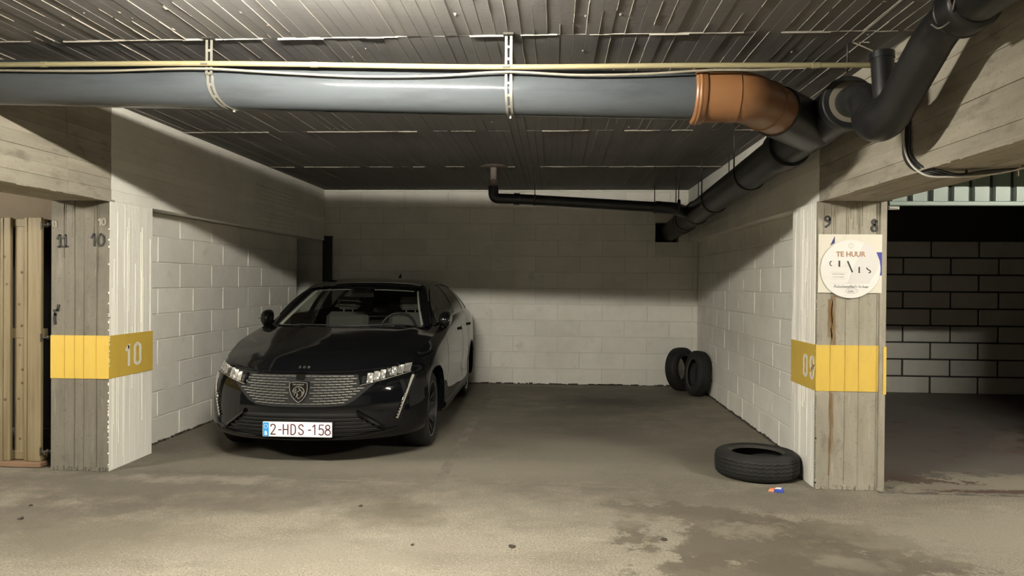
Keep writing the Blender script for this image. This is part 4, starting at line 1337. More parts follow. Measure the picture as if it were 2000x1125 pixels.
# top: bonnet, then the sunken floor of the cabin
ybase = lambda x: 1.07 + .44 * (abs(x) / .74)**2.2
zmid = lambda y: float(spl([.0, .08, .12, .2, .35, .6, .9, 1.1, 1.6], [.69, .718, .752, .795, .840, .893, .948, .983, 1.03], y))
MU = 40
us = [-1 + 2 * j / MU for j in range(MU + 1)]
topi = lambda i, s: ((i if s > 0 else (NR - i) % NR) * (K + 1) + K)
prev = None
for i in range(1, NP):
    xr, yr, ze = skin(i, ZT[i])
    row = []
    for j, u in enumerate(us):
        if j == 0: row.append(topi(i, -1)); continue
        if j == MU: row.append(topi(i, 1)); continue
        x = u * xr
        zc_ = max(zmid(yr), ze) if yr < 1.7 else ze
        f = 1 - abs(u)**2.6
        z = ze + (zc_ - ze) * f
        # raised centre of the bonnet with a soft crease each side
        cr = .30 + .40 * min(1, max(0, yr / 1.3))
        z += .012 * float(ss(.10, .35, yr)) * (1 - float(ss(cr - .05, cr + .03, abs(x)))) * float(1 - ss(1.25, 1.5, yr))
        if yr > ybase(x) + .035 and abs(x) < xr - .055 and yr < 4.42:
            z = .50
        row.append(len(body.v)); body.v.append((x, yr, z))
    if prev is None:
        for j in range(MU): body.f.append((topi(0, 1), row[j + 1], row[j]))
    else:
        for j in range(MU): body.f.append((prev[j], prev[j + 1], row[j + 1], row[j]))
    prev = row
for j in range(MU): body.f.append((prev[j], prev[j + 1], topi(NP, 1)))

# wheel arches cut out of the closed body
tmp = obj('tmp', body, M['paint'])
AX0, AX1, WR_ = .875, 3.607, .316
cut = MB()
for y in (AX0, AX1):
    for s in (-1, 1):
        n = 48
        c = MB().lathe([(0, .56), (.352, .56), (.362, 1.2), (0, 1.2)], (0, y, .325), (s, 0, 0), n)
        cut.add(c.v, c.f)
cu_o = obj('tmpcut', cut, M['plastic'])
import bmesh
for o_ in (tmp, cu_o):
    bm = bmesh.new(); bm.from_mesh(o_.data)
    bmesh.ops.remove_doubles(bm, verts=bm.verts, dist=1e-6)
    bmesh.ops.recalc_face_normals(bm, faces=bm.faces)
    bm.to_mesh(o_.data); bm.free()
md = tmp.modifiers.new('b', 'BOOLEAN'); md.object = cu_o; md.operation = 'DIFFERENCE'; md.solver = 'EXACT'
bpy.context.view_layer.update()
dg = bpy.context.evaluated_depsgraph_get()
bme = bpy.data.meshes.new_from_object(tmp.evaluated_get(dg))
bpy.data.objects.remove(tmp); bpy.data.objects.remove(cu_o)
bme.name = 'body'
for i in range(len(bme.materials)): bme.materials[i] = M['paint']
bme.polygons.foreach_set('use_smooth', [True] * len(bme.polygons))
bme.set_sharp_from_angle(angle=math.radians(32))
bo = bpy.data.objects.new('body', bme); COL.objects.link(bo); bo.parent = CAR
bm = bmesh.new(); bm.from_mesh(bme)
BVH = BVHTree.FromBMesh(bm); bm.free()


def hit(x, z, d=(0, 1, 0), o=None):
    p, nrm, _, _ = BVH.ray_cast(Vector(o) if o else Vector((x, -2, z)), Vector(d))
    if p is None: return None, None
    if nrm.dot(Vector(d)) > 0: nrm = -nrm
    return p, nrm


def patch(name, xs, zlo, zhi, nz, off, mat_, parent=CAR, thick=.012, rnd=True, smooth=True):
    """panel following the front skin between two curves z(x)"""
    rows, back = [], []
    for x in xs:
        r, b = [], []
        for k in range(nz + 1):
            z = zlo(x) + (zhi(x) - zlo(x)) * k / nz
            p, nn = hit(x, z)
            if p is None:
                p, nn = Vector((x, .3, z)), Vector((0, -1, 0))
            r.append(p + nn * off); b.append(p + nn * (off - thick))
        rows.append(r); back.append(b)
    mb = MB()
    mb.grid(rows)
    n, m = len(rows), len(rows[0])
    edge = [(i, 0) for i in range(n)] + [(n - 1, k) for k in range(1, m)] + [(i, m - 1) for i in range(n - 2, -1, -1)] + [(0, k) for k in range(m - 2, 0, -1)]
    e0 = len(mb.v)
    mb.v += [tuple(rows[i][k]) for i, k in edge] + [tuple(back[i][k]) for i, k in edge]
    ne = len(edge)
    for a in range(ne): mb.f.append((e0 + a, e0 + ne + a, e0 + ne + (a + 1) % ne, e0 + (a + 1) % ne))
    return obj(name, mb, mat_, parent=parent, local=True, smooth=smooth, autosmooth=40)


lin = lambda a, b, n: [a + (b - a) * k / n for k in range(n + 1)]
ip = lambda xs, ys: (lambda x: float(np.interp(abs(x), xs, ys)))

# --- lower air intake with slats
ilo, ihi = ip([0, .3, .45, .60], [.222, .226, .242, .280]), ip([0, .416, .47, .60], [.415, .413, .385, .292])
li = patch('lower_intake', lin(-.60, .60, 36), ilo, ihi, 6, .003, M['black'], thick=.02)
for k in range(6):
    z = .255 + k * .027
    w_ = .585 if z < .29 else .585 - (z - .29) / .12 * .165
    rows = []
    for x in lin(-w_, w_, 24):
        p, nn = hit(x, z)
        p = p + nn * .004
        rows.append([p + Vector((0, 0, -.005)), p + nn * .010 + Vector((0, 0, -.003)), p + nn * .010 + Vector((0, 0, .003)), p + Vector((0, 0, .005))])
    obj('intake_slat', MB().grid(rows, closed_v=True), M['gloss'], parent=li, local=True, smooth=True, autosmooth=40)
for s in (-1, 1):
    rows = []
    for k in range(13):
        t = k / 12
        x, z = s * (.425 + .185 * t), .418 - .130 * t
        p, nn = hit(x, z)
        rows.append([p + nn * .001 + Vector((0, 0, -.026)), p + nn * .030 + Vector((0, 0, -.012)), p + nn * .024 + Vector((0, 0, .012)), p + nn * .000 + Vector((0, 0, .026))])
    obj('intake_blade', MB().grid(rows, closed_v=True), M['gloss'], parent=CAR, local=True, smooth=True, autosmooth=40)
rows = []
for x in lin(-.70, .70, 40):
    z = .215 + .055 * (abs(x) / .7)**2.2
    p, nn = hit(x, z + .02)
    rows.append([p + Vector((0, 0, -.016)) + nn * .0, p + nn * .020 + Vector((0, 0, -.012)), p + nn * .022 + Vector((0, 0, -.002)), p + nn * .0 + Vector((0, 0, .008))])
obj('chin_lip', MB().grid(rows, closed_v=True), M['gloss'], parent=CAR, local=True, smooth=True, autosmooth=40)

# --- grille
glo = ip([0, .20, .335, .40, .46, .515, .545], [.462, .464, .474, .505, .558, .608, .632])
ghi = ip([0, .422, .440, .50, .545], [.697, .694, .606, .622, .636])
gr = patch('grille', lin(-.545, .545, 60), glo, ghi, 8, .002, M['black'], thick=.02)
NRW = 11
for k in range(NRW):
    t = k / (NRW - 1)
    mb = MB()
    x = -.55
    step = .052
    x0 = -.598 + (.5 * step if k % 2 else 0)
    while x0 < .58:
        a, b = x0 + .003, x0 + step - .003
        x0 += step
        xm = (a + b) / 2
        zc = .484 + t * .198 + .034 * (abs(xm) / .55)**2 * (1 - t)**.7
        if zc < glo(a) + .004 or zc < glo(b) + .004 or zc > ghi(a) - .004 or zc > ghi(b) - .004: continue
        if abs(xm) < .095 and .495 < zc < .665: continue
        if abs(xm) > .415 and zc > .600 + .25 * (abs(xm) - .43): continue
        hh = .0021 + .0018 * (abs(xm) / .5)
        rows = []
        for xx in (a, xm, b):
            p, nn = hit(xx, zc)
            rows.append([p + nn * .003 + Vector((0, 0, -hh)), p + nn * .011 + Vector((0, 0, -hh)), p + nn * .011 + Vector((0, 0, hh * .6)), p + nn * .003 + Vector((0, 0, hh * 1.2))])
        k0 = len(mb.v)
        mb.grid(rows, closed_v=True)
        mb.f += [(k0, k0 + 1, k0 + 2, k0 + 3)[::-1], (k0 + 8, k0 + 9, k0 + 10, k0 + 11)]
    if mb.v:
        tag(obj('grille_row', mb, M['dashes'], parent=gr, local=True), kind='stuff')
for s in (-1, 1):     # frame between grille and headlamp
    rows = []
    for t in lin(0, 1, 8):
        x, z = s * (.432 + .012 * (1 - t)), .628 + .068 * t
        p, nn = hit(x, z)
        rows.append([p + Vector((-.009, 0, 0)), p + nn * .014 + Vector((-.006, 0, 0)), p + nn * .014 + Vector((.006, 0, 0)), p + Vector((.009, 0, 0))])
    obj('grille_frame', MB().grid(rows, closed_v=True), M['gloss'], parent=CAR, local=True, smooth=True, autosmooth=40)
# edge of the bonnet above the grille
rows = []
for x in lin(-.70, .70, 40):
    z = .712 + .035 * (abs(x) / .7)**2.5
    p, nn = hit(x, z - .004)
    rows.append([p + nn * .000 + Vector((0, 0, -.006)), p + nn * .007 + Vector((0, 0, -.003)), p + nn * .007 + Vector((0, 0, .004)), p + Vector((0, 0, .008))])
obj('bonnet_edge', MB().grid(rows, closed_v=True), M['paint'], parent=CAR, local=True, smooth=True, autosmooth=40)

# --- emblem: shield with a lion head
ez, ey = .578, hit(0, .578)[0].y - .022
half = [(0, .073), (.035, .071), (.066, .066), (.068, .035), (.064, .0), (.050, -.035), (.028, -.062), (0, -.082)]
shield = half + [(-a, c) for a, c in half[-2:0:-1]]
em = obj('emblem', MB().prism([(a * 1.08, ez + c * 1.08 - .001) for a, c in shield], ey - .001, ey + .03), M['gloss'], parent=CAR, local=True)
rim_ = MB(); rim_.ribbon([(a, ez + c) for a, c in shield + shield[:2]], .0045, ey - .005, ey - .0005)
obj('emblem_rim', rim_, M['dashes'], parent=em, local=True)
LION = [[(-.046, .004), (-.040, .024), (-.022, .042), (.004, .046), (.026, .040), (.042, .024), (.046, .004), (.040, -.012)],
        [(-.046, .004), (-.030, .016), (-.018, .030)], [(-.042, -.006), (-.026, .006), (-.018, .022)], [(-.036, -.024), (-.030, -.010), (-.020, .002)],
        [(-.020, -.040), (-.012, -.022), (-.012, -.004)], [(-.012, .004), (.004, .012), (.010, .024), (.002, .034)], [(.010, .024), (.024, .012), (.030, -.006), (.026, -.026)],
        [(.034, .008), (.038, -.010), (.030, -.032)], [(-.002, -.052), (.012, -.044), (.022, -.030)], [(-.004, -.012), (-.010, -.030), (-.002, -.050)]]
ln_ = MB()
for st in LION:
    pts = curve3(st, len(st) * 3)
    ln_.ribbon([(a * .92, ez - .006 + c * .92) for a, c in pts], .0050 if st is LION[0] else .0035, ey - .0045, ey - .0005)
tag(obj('lion_head', ln_, M['dashes'], parent=em, local=True), kind='stuff')
obj('emblem_word', place(text_mb('PEUGEOT', .0155, .0006, .0002, 1.25), 0, ey - .002, ez + .052), M['dashes'], parent=em, local=True)
# bracket above the emblem
p, nn = hit(0, .685)
obj('sensor_housing', MB().cbox(-.035, .035, p.y - .016, p.y + .02, .655, .704, .004), M['gloss'], parent=CAR, local=True)
# model number on the bonnet edge
for ch, x in (('3', -.030), ('0', 0.004), ('8', .038)):
    tm = text_mb(ch, .030, .0010, .0012, 1.35)
    p, nn = hit(x, .745)
    o_ = obj('bonnet_number', tm, M['dashes'], parent=CAR, local=True)
    o_.location = p + nn * .0015
    o_.rotation_euler = (-math.atan2(nn.z, -nn.y), 0, 0)

# --- headlamps and running lights
for s in (1, -1):
    lo = ip([.430, .60, .76], [.608, .648, .684]); hi = ip([.430, .47, .76], [.662, .698, .764])
    xs = lin(.433, .764, 18)
    hl = patch('headlamp', [s * x for x in xs] if s > 0 else [s * x for x in xs][::-1], lo, hi, 5, .004, M['gloss'], thick=.02)
    # reflector bowls
    for (a, b) in ((.444, .470), (.478, .518), (.520, .562), (.564, .600), (.603, .632), (.634, .674), (.676, .714), (.716, .757)):
        zlo_, zhi_ = lo((a + b) / 2) + .010, hi((a + b) / 2) - .008
        n = 6
        mb = MB()
        rows = []
        for i in range(n + 1):
            r = []
            for j in range(n + 1):
                x, z = s * (a + (b - a) * i / n), zlo_ + (zhi_ - zlo_) * j / n
                p, nn = hit(x, z)
                u, v = 2 * i / n - 1, 2 * j / n - 1
                r.append(p + nn * (.006 + .008 * max(abs(u), abs(v))**2 + RND.uniform(-.003, .004)))
            rows.append(r)
        mb.grid(rows, flip=s < 0)
        obj('reflector', mb, M['plastic'] if a < .45 else M['rimcut'] if .60 < a < .61 else M['reflect'], parent=hl, local=True)
    # lower chrome strip and glass cover
    rows = []
    for x in lin(.435, .762, 14):
        p, nn = hit(s * x, lo(x) + .004)
        rows.append([p + nn * .004 + Vector((0, 0, -.004)), p + nn * .017 + Vector((0, 0, -.003)), p + nn * .017 + Vector((0, 0, .003)), p + nn * .004 + Vector((0, 0, .004))])
    obj('lamp_strip', MB().grid(rows, closed_v=True), M['dashes'], parent=hl, local=True, smooth=True, autosmooth=40)
    xs = lin(.431, .766, 18)
    patch('lamp_glass', [s * x for x in xs] if s > 0 else [s * x for x in xs][::-1], lambda x: lo(x) - .002, lambda x: hi(x) + .002, 5, .020, M['lens'], parent=hl, thick=.004)
    # fang-shaped running light
    rows = []
    n = 18
    for k in range(n + 1):
        t = k / n
        x, z = s * (.694 + .090 * t + .004 * math.sin(t * 3.1)), .352 + .310 * t
        wd = .0050 + .0065 * t
        p, nn = hit(x, z)
        side = Vector((1, 0, 0)) - nn * nn.x
        side.normalize()
        rows.append([p + side * -wd, p + side * -wd * .6 + nn * .012, p + side * wd * .6 + nn * .012, p + side * wd])
    k0 = MB().grid(rows, closed_v=True)
    dr = obj('running_light', k0, M['drl'], parent=CAR, local=True, smooth=True, autosmooth=50)
    for k in range(0, 9):
        t = k / 9 * .62
        x, z = s * (.694 + .090 * t + .004 * math.sin(t * 3.1)), .352 + .310 * t
        p, nn = hit(x, z)
        obj('light_cell', MB().cbox(p.x - .006, p.x + .006, p.y - .022 + abs(nn.x) * .004, p.y - .006, z + .004, z + .0145, .002), M['chrome'], parent=dr, local=True)
    # dark surround of the fang
    rows = []
    for k in range(n + 1):
        t = k / n
        x, z = s * (.700 + .098 * t), .335 + .33 * t
        p, nn = hit(x, z)
        side = (Vector((1, 0, 0)) - nn * nn.x).normalized()
        rows.append([p + side * -.026, p + side * -.022 + nn * .004, p + side * .022 + nn * .004, p + side * .026])
    obj('light_surround', MB().grid(rows, closed_v=True), M['gloss'], parent=CAR, local=True, smooth=True, autosmooth=50)

# --- number plate
py_ = hit(0, .29)[0].y - .034
npl = tag(obj('number_plate', MB().cbox(-.26, .26, py_, py_ + .012, .244, .355, .004), M['plate'], parent=CAR, local=True), 'white number plate reading 2-HDS-158')
obj('plate_holder', MB().cbox(-.264, .264, py_ + .010, py_ + .05, .240, .359, .004), M['plastic'], parent=npl, local=True)
obj('plate_blue', MB().cbox(-.256, -.212, py_ - .0012, py_ + .002, .248, .351, .001), M['plateblue'], parent=npl, local=True)
obj('plate_letter', place(text_mb('B', .043, .0006, .0006, .9), -.234, py_ - .0022, .270), M['plate'], parent=npl, local=True)
stars = MB()
for k in range(12):
    a = k * math.pi / 6
    c = (-.234 + math.cos(a) * .014, .322 + math.sin(a) * .014)
    stars.prism([(c[0] + math.cos(b) * .0026, c[1] + math.sin(b) * .0026) for b in np.linspace(0, -2 * math.pi, 6)[:-1]], py_ - .0022, py_ - .001)
tag(obj('plate_stars', stars, M['plate'], parent=npl, local=True), kind='stuff')
x = -.178
CH = {'2': [[(0, .80), (.06, .96), (.25, 1.0), (.45, .92), (.5, .74), (.40, .52), (0, 0)], [(0, 0), (.52, 0)]], '-': [[(.1, .46), (.38, .46)]],
      'H': [[(0, 1), (0, 0)], [(.52, 1), (.52, 0)], [(0, .5), (.52, .5)]], 'D': [[(0, 0), (0, 1)], [(0, 1), (.25, 1), (.45, .85), (.5, .5), (.45, .15), (.25, 0), (0, 0)]],
      'S': [[(.50, .82), (.40, .97), (.22, 1), (.04, .90), (.02, .70), (.18, .56), (.38, .46), (.52, .28), (.44, .06), (.24, 0), (.06, .05), (0, .20)]],
      '1': [[(0, .80), (.22, 1)], [(.24, 1), (.24, 0)]], '5': [[(.48, 1), (.06, 1), (.03, .55)], [(.03, .55), (.2, .62), (.42, .55), (.5, .32), (.42, .06), (.2, 0), (0, .10)]],
      '8': [[(.26, .54), (.06, .66), (.06, .90), (.26, 1), (.46, .90), (.46, .66), (.26, .54), (.02, .40), (.0, .12), (.26, 0), (.52, .12), (.50, .40), (.26, .54)]]}
for ch, xx in zip('2-HDS-158', (-.197, -.145, -.103, -.045, .013, .078, .118, .165, .213)):
    mb = MB()
    for st in CH[ch]:
        pts = [(xx + a * .066, .264 + c * .073) for a, c in st]
        straight = ch in 'H-1' or len(st) == 2 or (ch == '5' and st[0][1] == 1)
        if not straight: pts = curve3(pts, len(pts) * 5)
        mb.ribbon(pts, .0085, py_ - .0018, py_ + .0005)
    obj('plate_character', mb, M['platered'], parent=npl, local=True)

# --- glasshouse
TR = [(1.42, .775, .960), (1.60, .725, 1.085), (1.80, .672, 1.210), (2.0, .625, 1.305), (2.15, .602, 1.350), (2.4, .590, 1.388), (2.9, .580, 1.408), (3.5, .566, 1.392), (4.1, .545, 1.345), (4.42, .53, 1.30)]
TA = np.array(TR)
rail = lambda y: Vector((float(spl(TA[:, 0], TA[:, 1], y)), y, float(spl(TA[:, 0], TA[:, 2], y))))
sidei = [i for i in range(NP + 1) if 1.0 < PYv[i] < 4.5]
SYs = np.array([PYv[i] for i in sidei]); SXs = np.array([skin(i, ZT[i])[0] for i in sidei]); SZs = np.array([ZT[i] for i in sidei])
belt = lambda y: Vector((float(np.interp(y, SYs, SXs)) - .004, y, float(np.interp(y, SYs, SZs)) - .004))


def sp_pt(y, t, off=0.0):
    a, b = belt(y), rail(y)
    p = a.lerp(b, t)
    p.x += .030 * math.sin(math.pi * t) * min(1, (y - 1.42) / .8) + off
    return p


def side(name, y0, y1, t0, t1, off, mat_, s, parent=CAR, lean0=0.0, lean1=0.0, ny=10, nt=8, thick=.02):
    """piece of the side of the glasshouse; lean shifts the upper end rearwards"""
    rows, back = [], []
    for i in range(ny + 1):
        r, b = [], []
        for j in range(nt + 1):
            t = t0 + (t1 - t0) * j / nt
            ya, yb_ = y0 + lean0 * t, y1 + lean1 * t
            y = ya + (yb_ - ya) * i / ny
            p, pb = sp_pt(y, t, off), sp_pt(y, t, off - thick)
            r.append((p.x * s, p.y, p.z)); b.append((pb.x * s, pb.y, pb.z))
        rows.append(r); back.append(b)
    mb = MB()
    mb.grid(rows, flip=s < 0)
    mb.grid(back, flip=s > 0)
    n, m = len(rows), len(rows[0])
    edge = [(i, 0) for i in range(n)] + [(n - 1, k) for k in range(1, m)] + [(i, m - 1) for i in range(n - 2, -1, -1)] + [(0, k) for k in range(m - 2, 0, -1)]
    o_ = n * m
    for a in range(len(edge)):
        p0, p1 = edge[a], edge[(a + 1) % len(edge)]
        i0, i1 = p0[0] * m + p0[1], p1[0] * m + p1[1]
        mb.f.append((i0, o_ + i0, o_ + i1, i1))
    return obj(name, mb, mat_, parent=parent, local=True, smooth=True, autosmooth=40)


for s in (1, -1):
    side('belt_moulding', 1.46, 4.30, 0, .055, .006, M['gloss'], s, ny=40, nt=2)
    side('roof_rail', 1.46, 4.42, .90, 1.0, .002, M['paint'], s, ny=40, nt=3, thick=.03)
    side('front_side_window', 1.50, 2.70, .04, .91, -.004, M['glass'], s, ny=24, lean1=.10, thick=.004)
    side('middle_pillar', 2.69, 2.80, .03, .94, .000, M['gloss'], s, ny=3, lean0=.10, lean1=.12)
    side('rear_side_window', 2.80, 3.52, .04, .91, -.004, M['glassdk'], s, ny=14, lean0=.12, lean1=.16, thick=.004)
    side('rear_pillar', 3.51, 3.60, .03, .94, .000, M['gloss'], s, ny=3, lean0=.16, lean1=.18)
    side('quarter_window', 3.60, 4.00, .04, .91, -.004, M['glassdk'], s, ny=10, lean0=.18, lean1=.05, thick=.004)
    side('tail_pillar', 3.99, 4.42, .0, .96, .001, M['paint'], s, ny=6, lean0=.05)
    # slender gutter line round the windows
    rows = []
    for y in lin(1.60, 4.05, 40):
        p = sp_pt(y, .915, .004)
        rows.append([(s * (p.x), p.y, p.z - .006), (s * (p.x + .006), p.y, p.z - .004), (s * (p.x + .006), p.y, p.z + .004), (s * p.x, p.y, p.z + .006)])
    obj('window_trim', MB().grid(rows, closed_v=True), M['gloss'], parent=CAR, local=True, smooth=True, autosmooth=40)

# windscreen edges
WSE = lambda t: Vector((.700 - .165 * t - .012 * math.sin(math.pi * t), 1.385 + .665 * t, .985 + .345 * t + .018 * math.sin(math.pi * t)))
base_c = lambda u: Vector((u * .700, 1.075 + .31 * abs(u)**2.1, .975 + .010 * abs(u)**2))
head_c = lambda u: Vector((u * .535, 1.935 + .115 * abs(u)**2.2, 1.352 - .022 * abs(u)**2.4))


def ws(u, t, off=0.0):
    p = base_c(u).lerp(head_c(u), t)
    e = WSE(t); lin_e = base_c(1).lerp(head_c(1), t)
    p += (Vector((math.copysign(1, u) * (e.x - lin_e.x), e.y - lin_e.y, e.z - lin_e.z))) * abs(u)
    p.z += .020 * math.sin(math.pi * t) * (1 - u * u)
    return p + Vector((0, -.45, .9)) * off


mb = MB().grid([[ws(u, t) for t in lin(0, 1, 14)] for u in lin(-1, 1, 28)])
obj('windscreen', mb, M['glass'], parent=CAR, local=True, smooth=True)
for s in (1, -1):      # A pillars
    rows = []
    for t in lin(-.02, 1.06, 20):
        e = WSE(min(max(t, 0), 1)) if t <= 1 else WSE(1) + Vector((-.03, .06, .02)) * ((t - 1) / .06)
        y = 1.42 + .74 * max(0, t)
        r = rail(y)
        a, b = Vector((e.x + .004, e.y, e.z + .004)), r
        m1 = a.lerp(b, .5) + Vector((.012, -.012, .014))
        i1 = a.lerp(b, .5) + Vector((-.03, .03, -.03))
        rows.append([(s * p.x, p.y, p.z) for p in (a, m1, b, i1)])
    obj('windscreen_pillar', MB().grid(rows, closed_v=True, flip=s < 0), M['paint'], parent=CAR, local=True, smooth=True, autosmooth=60)
    # pale cabin lining seen through the edge of the glass
    rows = []
    for t in lin(.06, .98, 18):
        e = WSE(t)
        rows.append([(s * (e.x - .022), e.y + .034, e.z - .022), (s * (e.x - .004), e.y + .014, e.z - .012)])
    obj('pillar_lining', MB().grid(rows), M['trimgrey'], parent=CAR, local=True, smooth=True)
# black top band of the windscreen and sensor patch
mb = MB().grid([[ws(u, t, .002) for t in lin(.93, 1.0, 3)] for u in lin(-.99, .99, 24)])
obj('screen_top_band', mb, M['gloss'], parent=CAR, local=True, smooth=True)
mb = MB().grid([[ws(u, t, -.004) for t in lin(.80, .95, 3)] for u in lin(-.16, .16, 4)])
obj('sensor_patch', mb, M['gloss'], parent=CAR, local=True, smooth=True)
for (a, b) in ((-.92, -.22), (.22, .92)):
    mb = MB().grid([[ws(u, t, -.006) for t in lin(.905, .925, 2)] for u in lin(a, b, 8)])
    obj('headlining_edge', mb, M['trimgrey'], parent=CAR, local=True, smooth=True)
# roof
rows = []
for k in range(31):
    t = k / 30
    yc = 1.93 + (4.44 - 1.93) * t
    ye = 2.04 + (4.42 - 2.04) * t
    r = rail(ye)
    zc = float(spl([1.9, 2.0, 2.2, 2.5, 2.9, 3.5, 4.1, 4.45], [1.350, 1.382, 1.418, 1.440, 1.446, 1.430, 1.392, 1.345], yc))
    row = []
    for u in lin(-1, 1, 24):
        f = abs(u)
        y = yc + (ye - yc) * f**2.2
        row.append((u * r.x, y, zc + (r.z - zc) * (.55 * f**2.2 + .45 * f**6)))
    rows.append(row)
obj('roof', MB().grid(rows, flip=True), M['paint'], parent=CAR, local=True, smooth=True)
rows2 = [[(x, y, z - .035) for (x, y, z) in r] for r in rows[2:]]
obj('headlining', MB().grid(rows2), M['plastic'], parent=CAR, local=True, smooth=True)
# tail
rows = []
for u in lin(-1, 1, 12):
    rows.append([(u * .53, 4.44 - .02 * abs(u), 1.34 - .04 * abs(u)**2.2), (u * .66, 4.52 - .04 * abs(u), 1.18), (u * .78, 4.58 - .07 * abs(u), 1.0)])
obj('tailgate', MB().grid(rows), M['gloss'], parent=CAR, local=True, smooth=True)
# shark-fin aerial
mb = MB().add([(-.026, 3.66, 1.415), (.026, 3.66, 1.415), (.022, 3.84, 1.40), (-.022, 3.84, 1.40), (0, 3.80, 1.512), (0, 3.83, 1.506)], [(0, 3, 2, 1), (0, 1, 4), (1, 2, 5, 4), (2, 3, 5), (3, 0, 4, 5)])
obj('aerial', mb, M['gloss'], parent=CAR, local=True)
# scuttle and wipers
mb = MB().grid([[Vector((u * .72, 1.045 + .31 * abs(u)**2.1, .984)), base_c(u) + Vector((0, .0, .004)), base_c(u) + Vector((0, .05, -.01))] for u in lin(-1, 1, 24)])
obj('scuttle', mb, M['plastic'], parent=CAR, local=True, smooth=True)
for (u0, u1) in ((-.62, .10), (.02, .80)):
    pts = [ws(u0 + (u1 - u0) * k / 10, .035 + .02 * k / 10, .012) for k in range(11)]
    obj('wiper', MB().tube(pts, .007, 8), M['plastic'], parent=CAR, local=True, smooth=True)

# folded door mirrors
for s in (1, -1):
    mb = MB()
    rows = []
    nU, nV = 14, 20
    for i in range(nU + 1):
        a = -math.pi / 2 + math.pi * i / nU
        r = []
        for j in range(nV):
            b = 2 * math.pi * j / nV
            ca, sa, cb, sb = math.cos(a), math.sin(a), math.cos(b), math.sin(b)
            pw = lambda v, e: math.copysign(abs(v)**e, v)
            x = .875 + .052 * pw(sa, .8) + .012 * pw(cb * ca, 1)
            y = 1.62 + .115 * pw(ca, .7) * pw(cb, .8)
            z = 1.045 + .075 * pw(ca, .7) * pw(sb, .8) + .012 * pw(ca, .7) * pw(cb, .8)
            r.append((s * x, y, z))
        rows.append(r)
    mb.grid(rows, closed_v=True, flip=s < 0)
    mr = obj('door_mirror', mb, M['gloss'], parent=CAR, local=True, smooth=True)
    obj('mirror_foot', MB().tube([(s * .80, 1.56, .965), (s * .84, 1.56, .968), (s * .875, 1.58, .985)], [.030, .026, .03], 12), M['gloss'], parent=mr, local=True, smooth=True)
    obj('mirror_lamp', MB().cbox(min(s * .915, s * .929), max(s * .915, s * .929), 1.52, 1.60, 1.035, 1.043, .002), M['drl'], parent=mr, local=True)
# door handles, door gaps, side lower trim
for s in (1, -1):
    for y in (2.58, 3.46):
        p, nn = hit(0, 0, d=(-s, 0, 0), o=(s * 2, y, .905))
        mb = MB()
        mb.cbox(min(p.x, p.x + s * .028), max(p.x, p.x + s * .028), y - .11, y + .09, .888, .922, .008)
        obj('door_handle', mb, M['gloss'], parent=CAR, local=True, smooth=True, autosmooth=30)
    for (y, z0, z1) in ((1.50, .40, .93), (2.70, .36, 1.02), (3.30, .55, 1.0)):
        rows = []
        for z in lin(z0, z1, 14):
            yy = y + (.10 * max(0, (.6 - z) / .25)**2 if y == 3.3 else 0)
            p, nn = hit(0, 0, d=(-s, 0, 0), o=(s * 2, yy, z))
            rows.append([(p.x + s * .0008, yy - .003, z), (p.x + s * .0016, yy, z), (p.x + s * .0008, yy + .003, z)])
        obj('door_gap', MB().grid(rows, flip=s > 0), M['black'], parent=CAR, local=True)
    rows = []
    for y in lin(1.33, 3.25, 24):
        p, nn = hit(0, 0, d=(-s, 0, 0), o=(s * 2, y, .262))
        rows.append([(p.x, y, .225), (p.x + s * .016, y, .235), (p.x + s * .018, y, .285), (p.x + s * .002, y, .300)])
    obj('sill_trim', MB().grid(rows, flip=s < 0), M['plastic'], parent=CAR, local=True, smooth=True, autosmooth=40)
    # lips of the wheel arches
    for yc in (AX0, AX1):
        rows = []
        for k in range(29):
            a = math.radians(-12 + 204 * k / 28)
            y, z = yc + math.cos(a) * .362, .325 + math.sin(a) * .362
            y2, z2 = yc + math.cos(a) * .392, .325 + math.sin(a) * .392
            p, nn = hit(0, 0, d=(-s, 0, 0), o=(s * 2, y2, max(z2, .235)))
            if p is None: continue
            rows.append([(p.x - s * .03, y, z), (p.x + s * .006, y, z), (p.x + s * .006, (y + y2) / 2, (z + z2) / 2), (p.x + s * .0005, y2, z2)])
        obj('arch_lip', MB().grid(rows, flip=s > 0), M['paint'], parent=CAR, local=True, smooth=True, autosmooth=50)

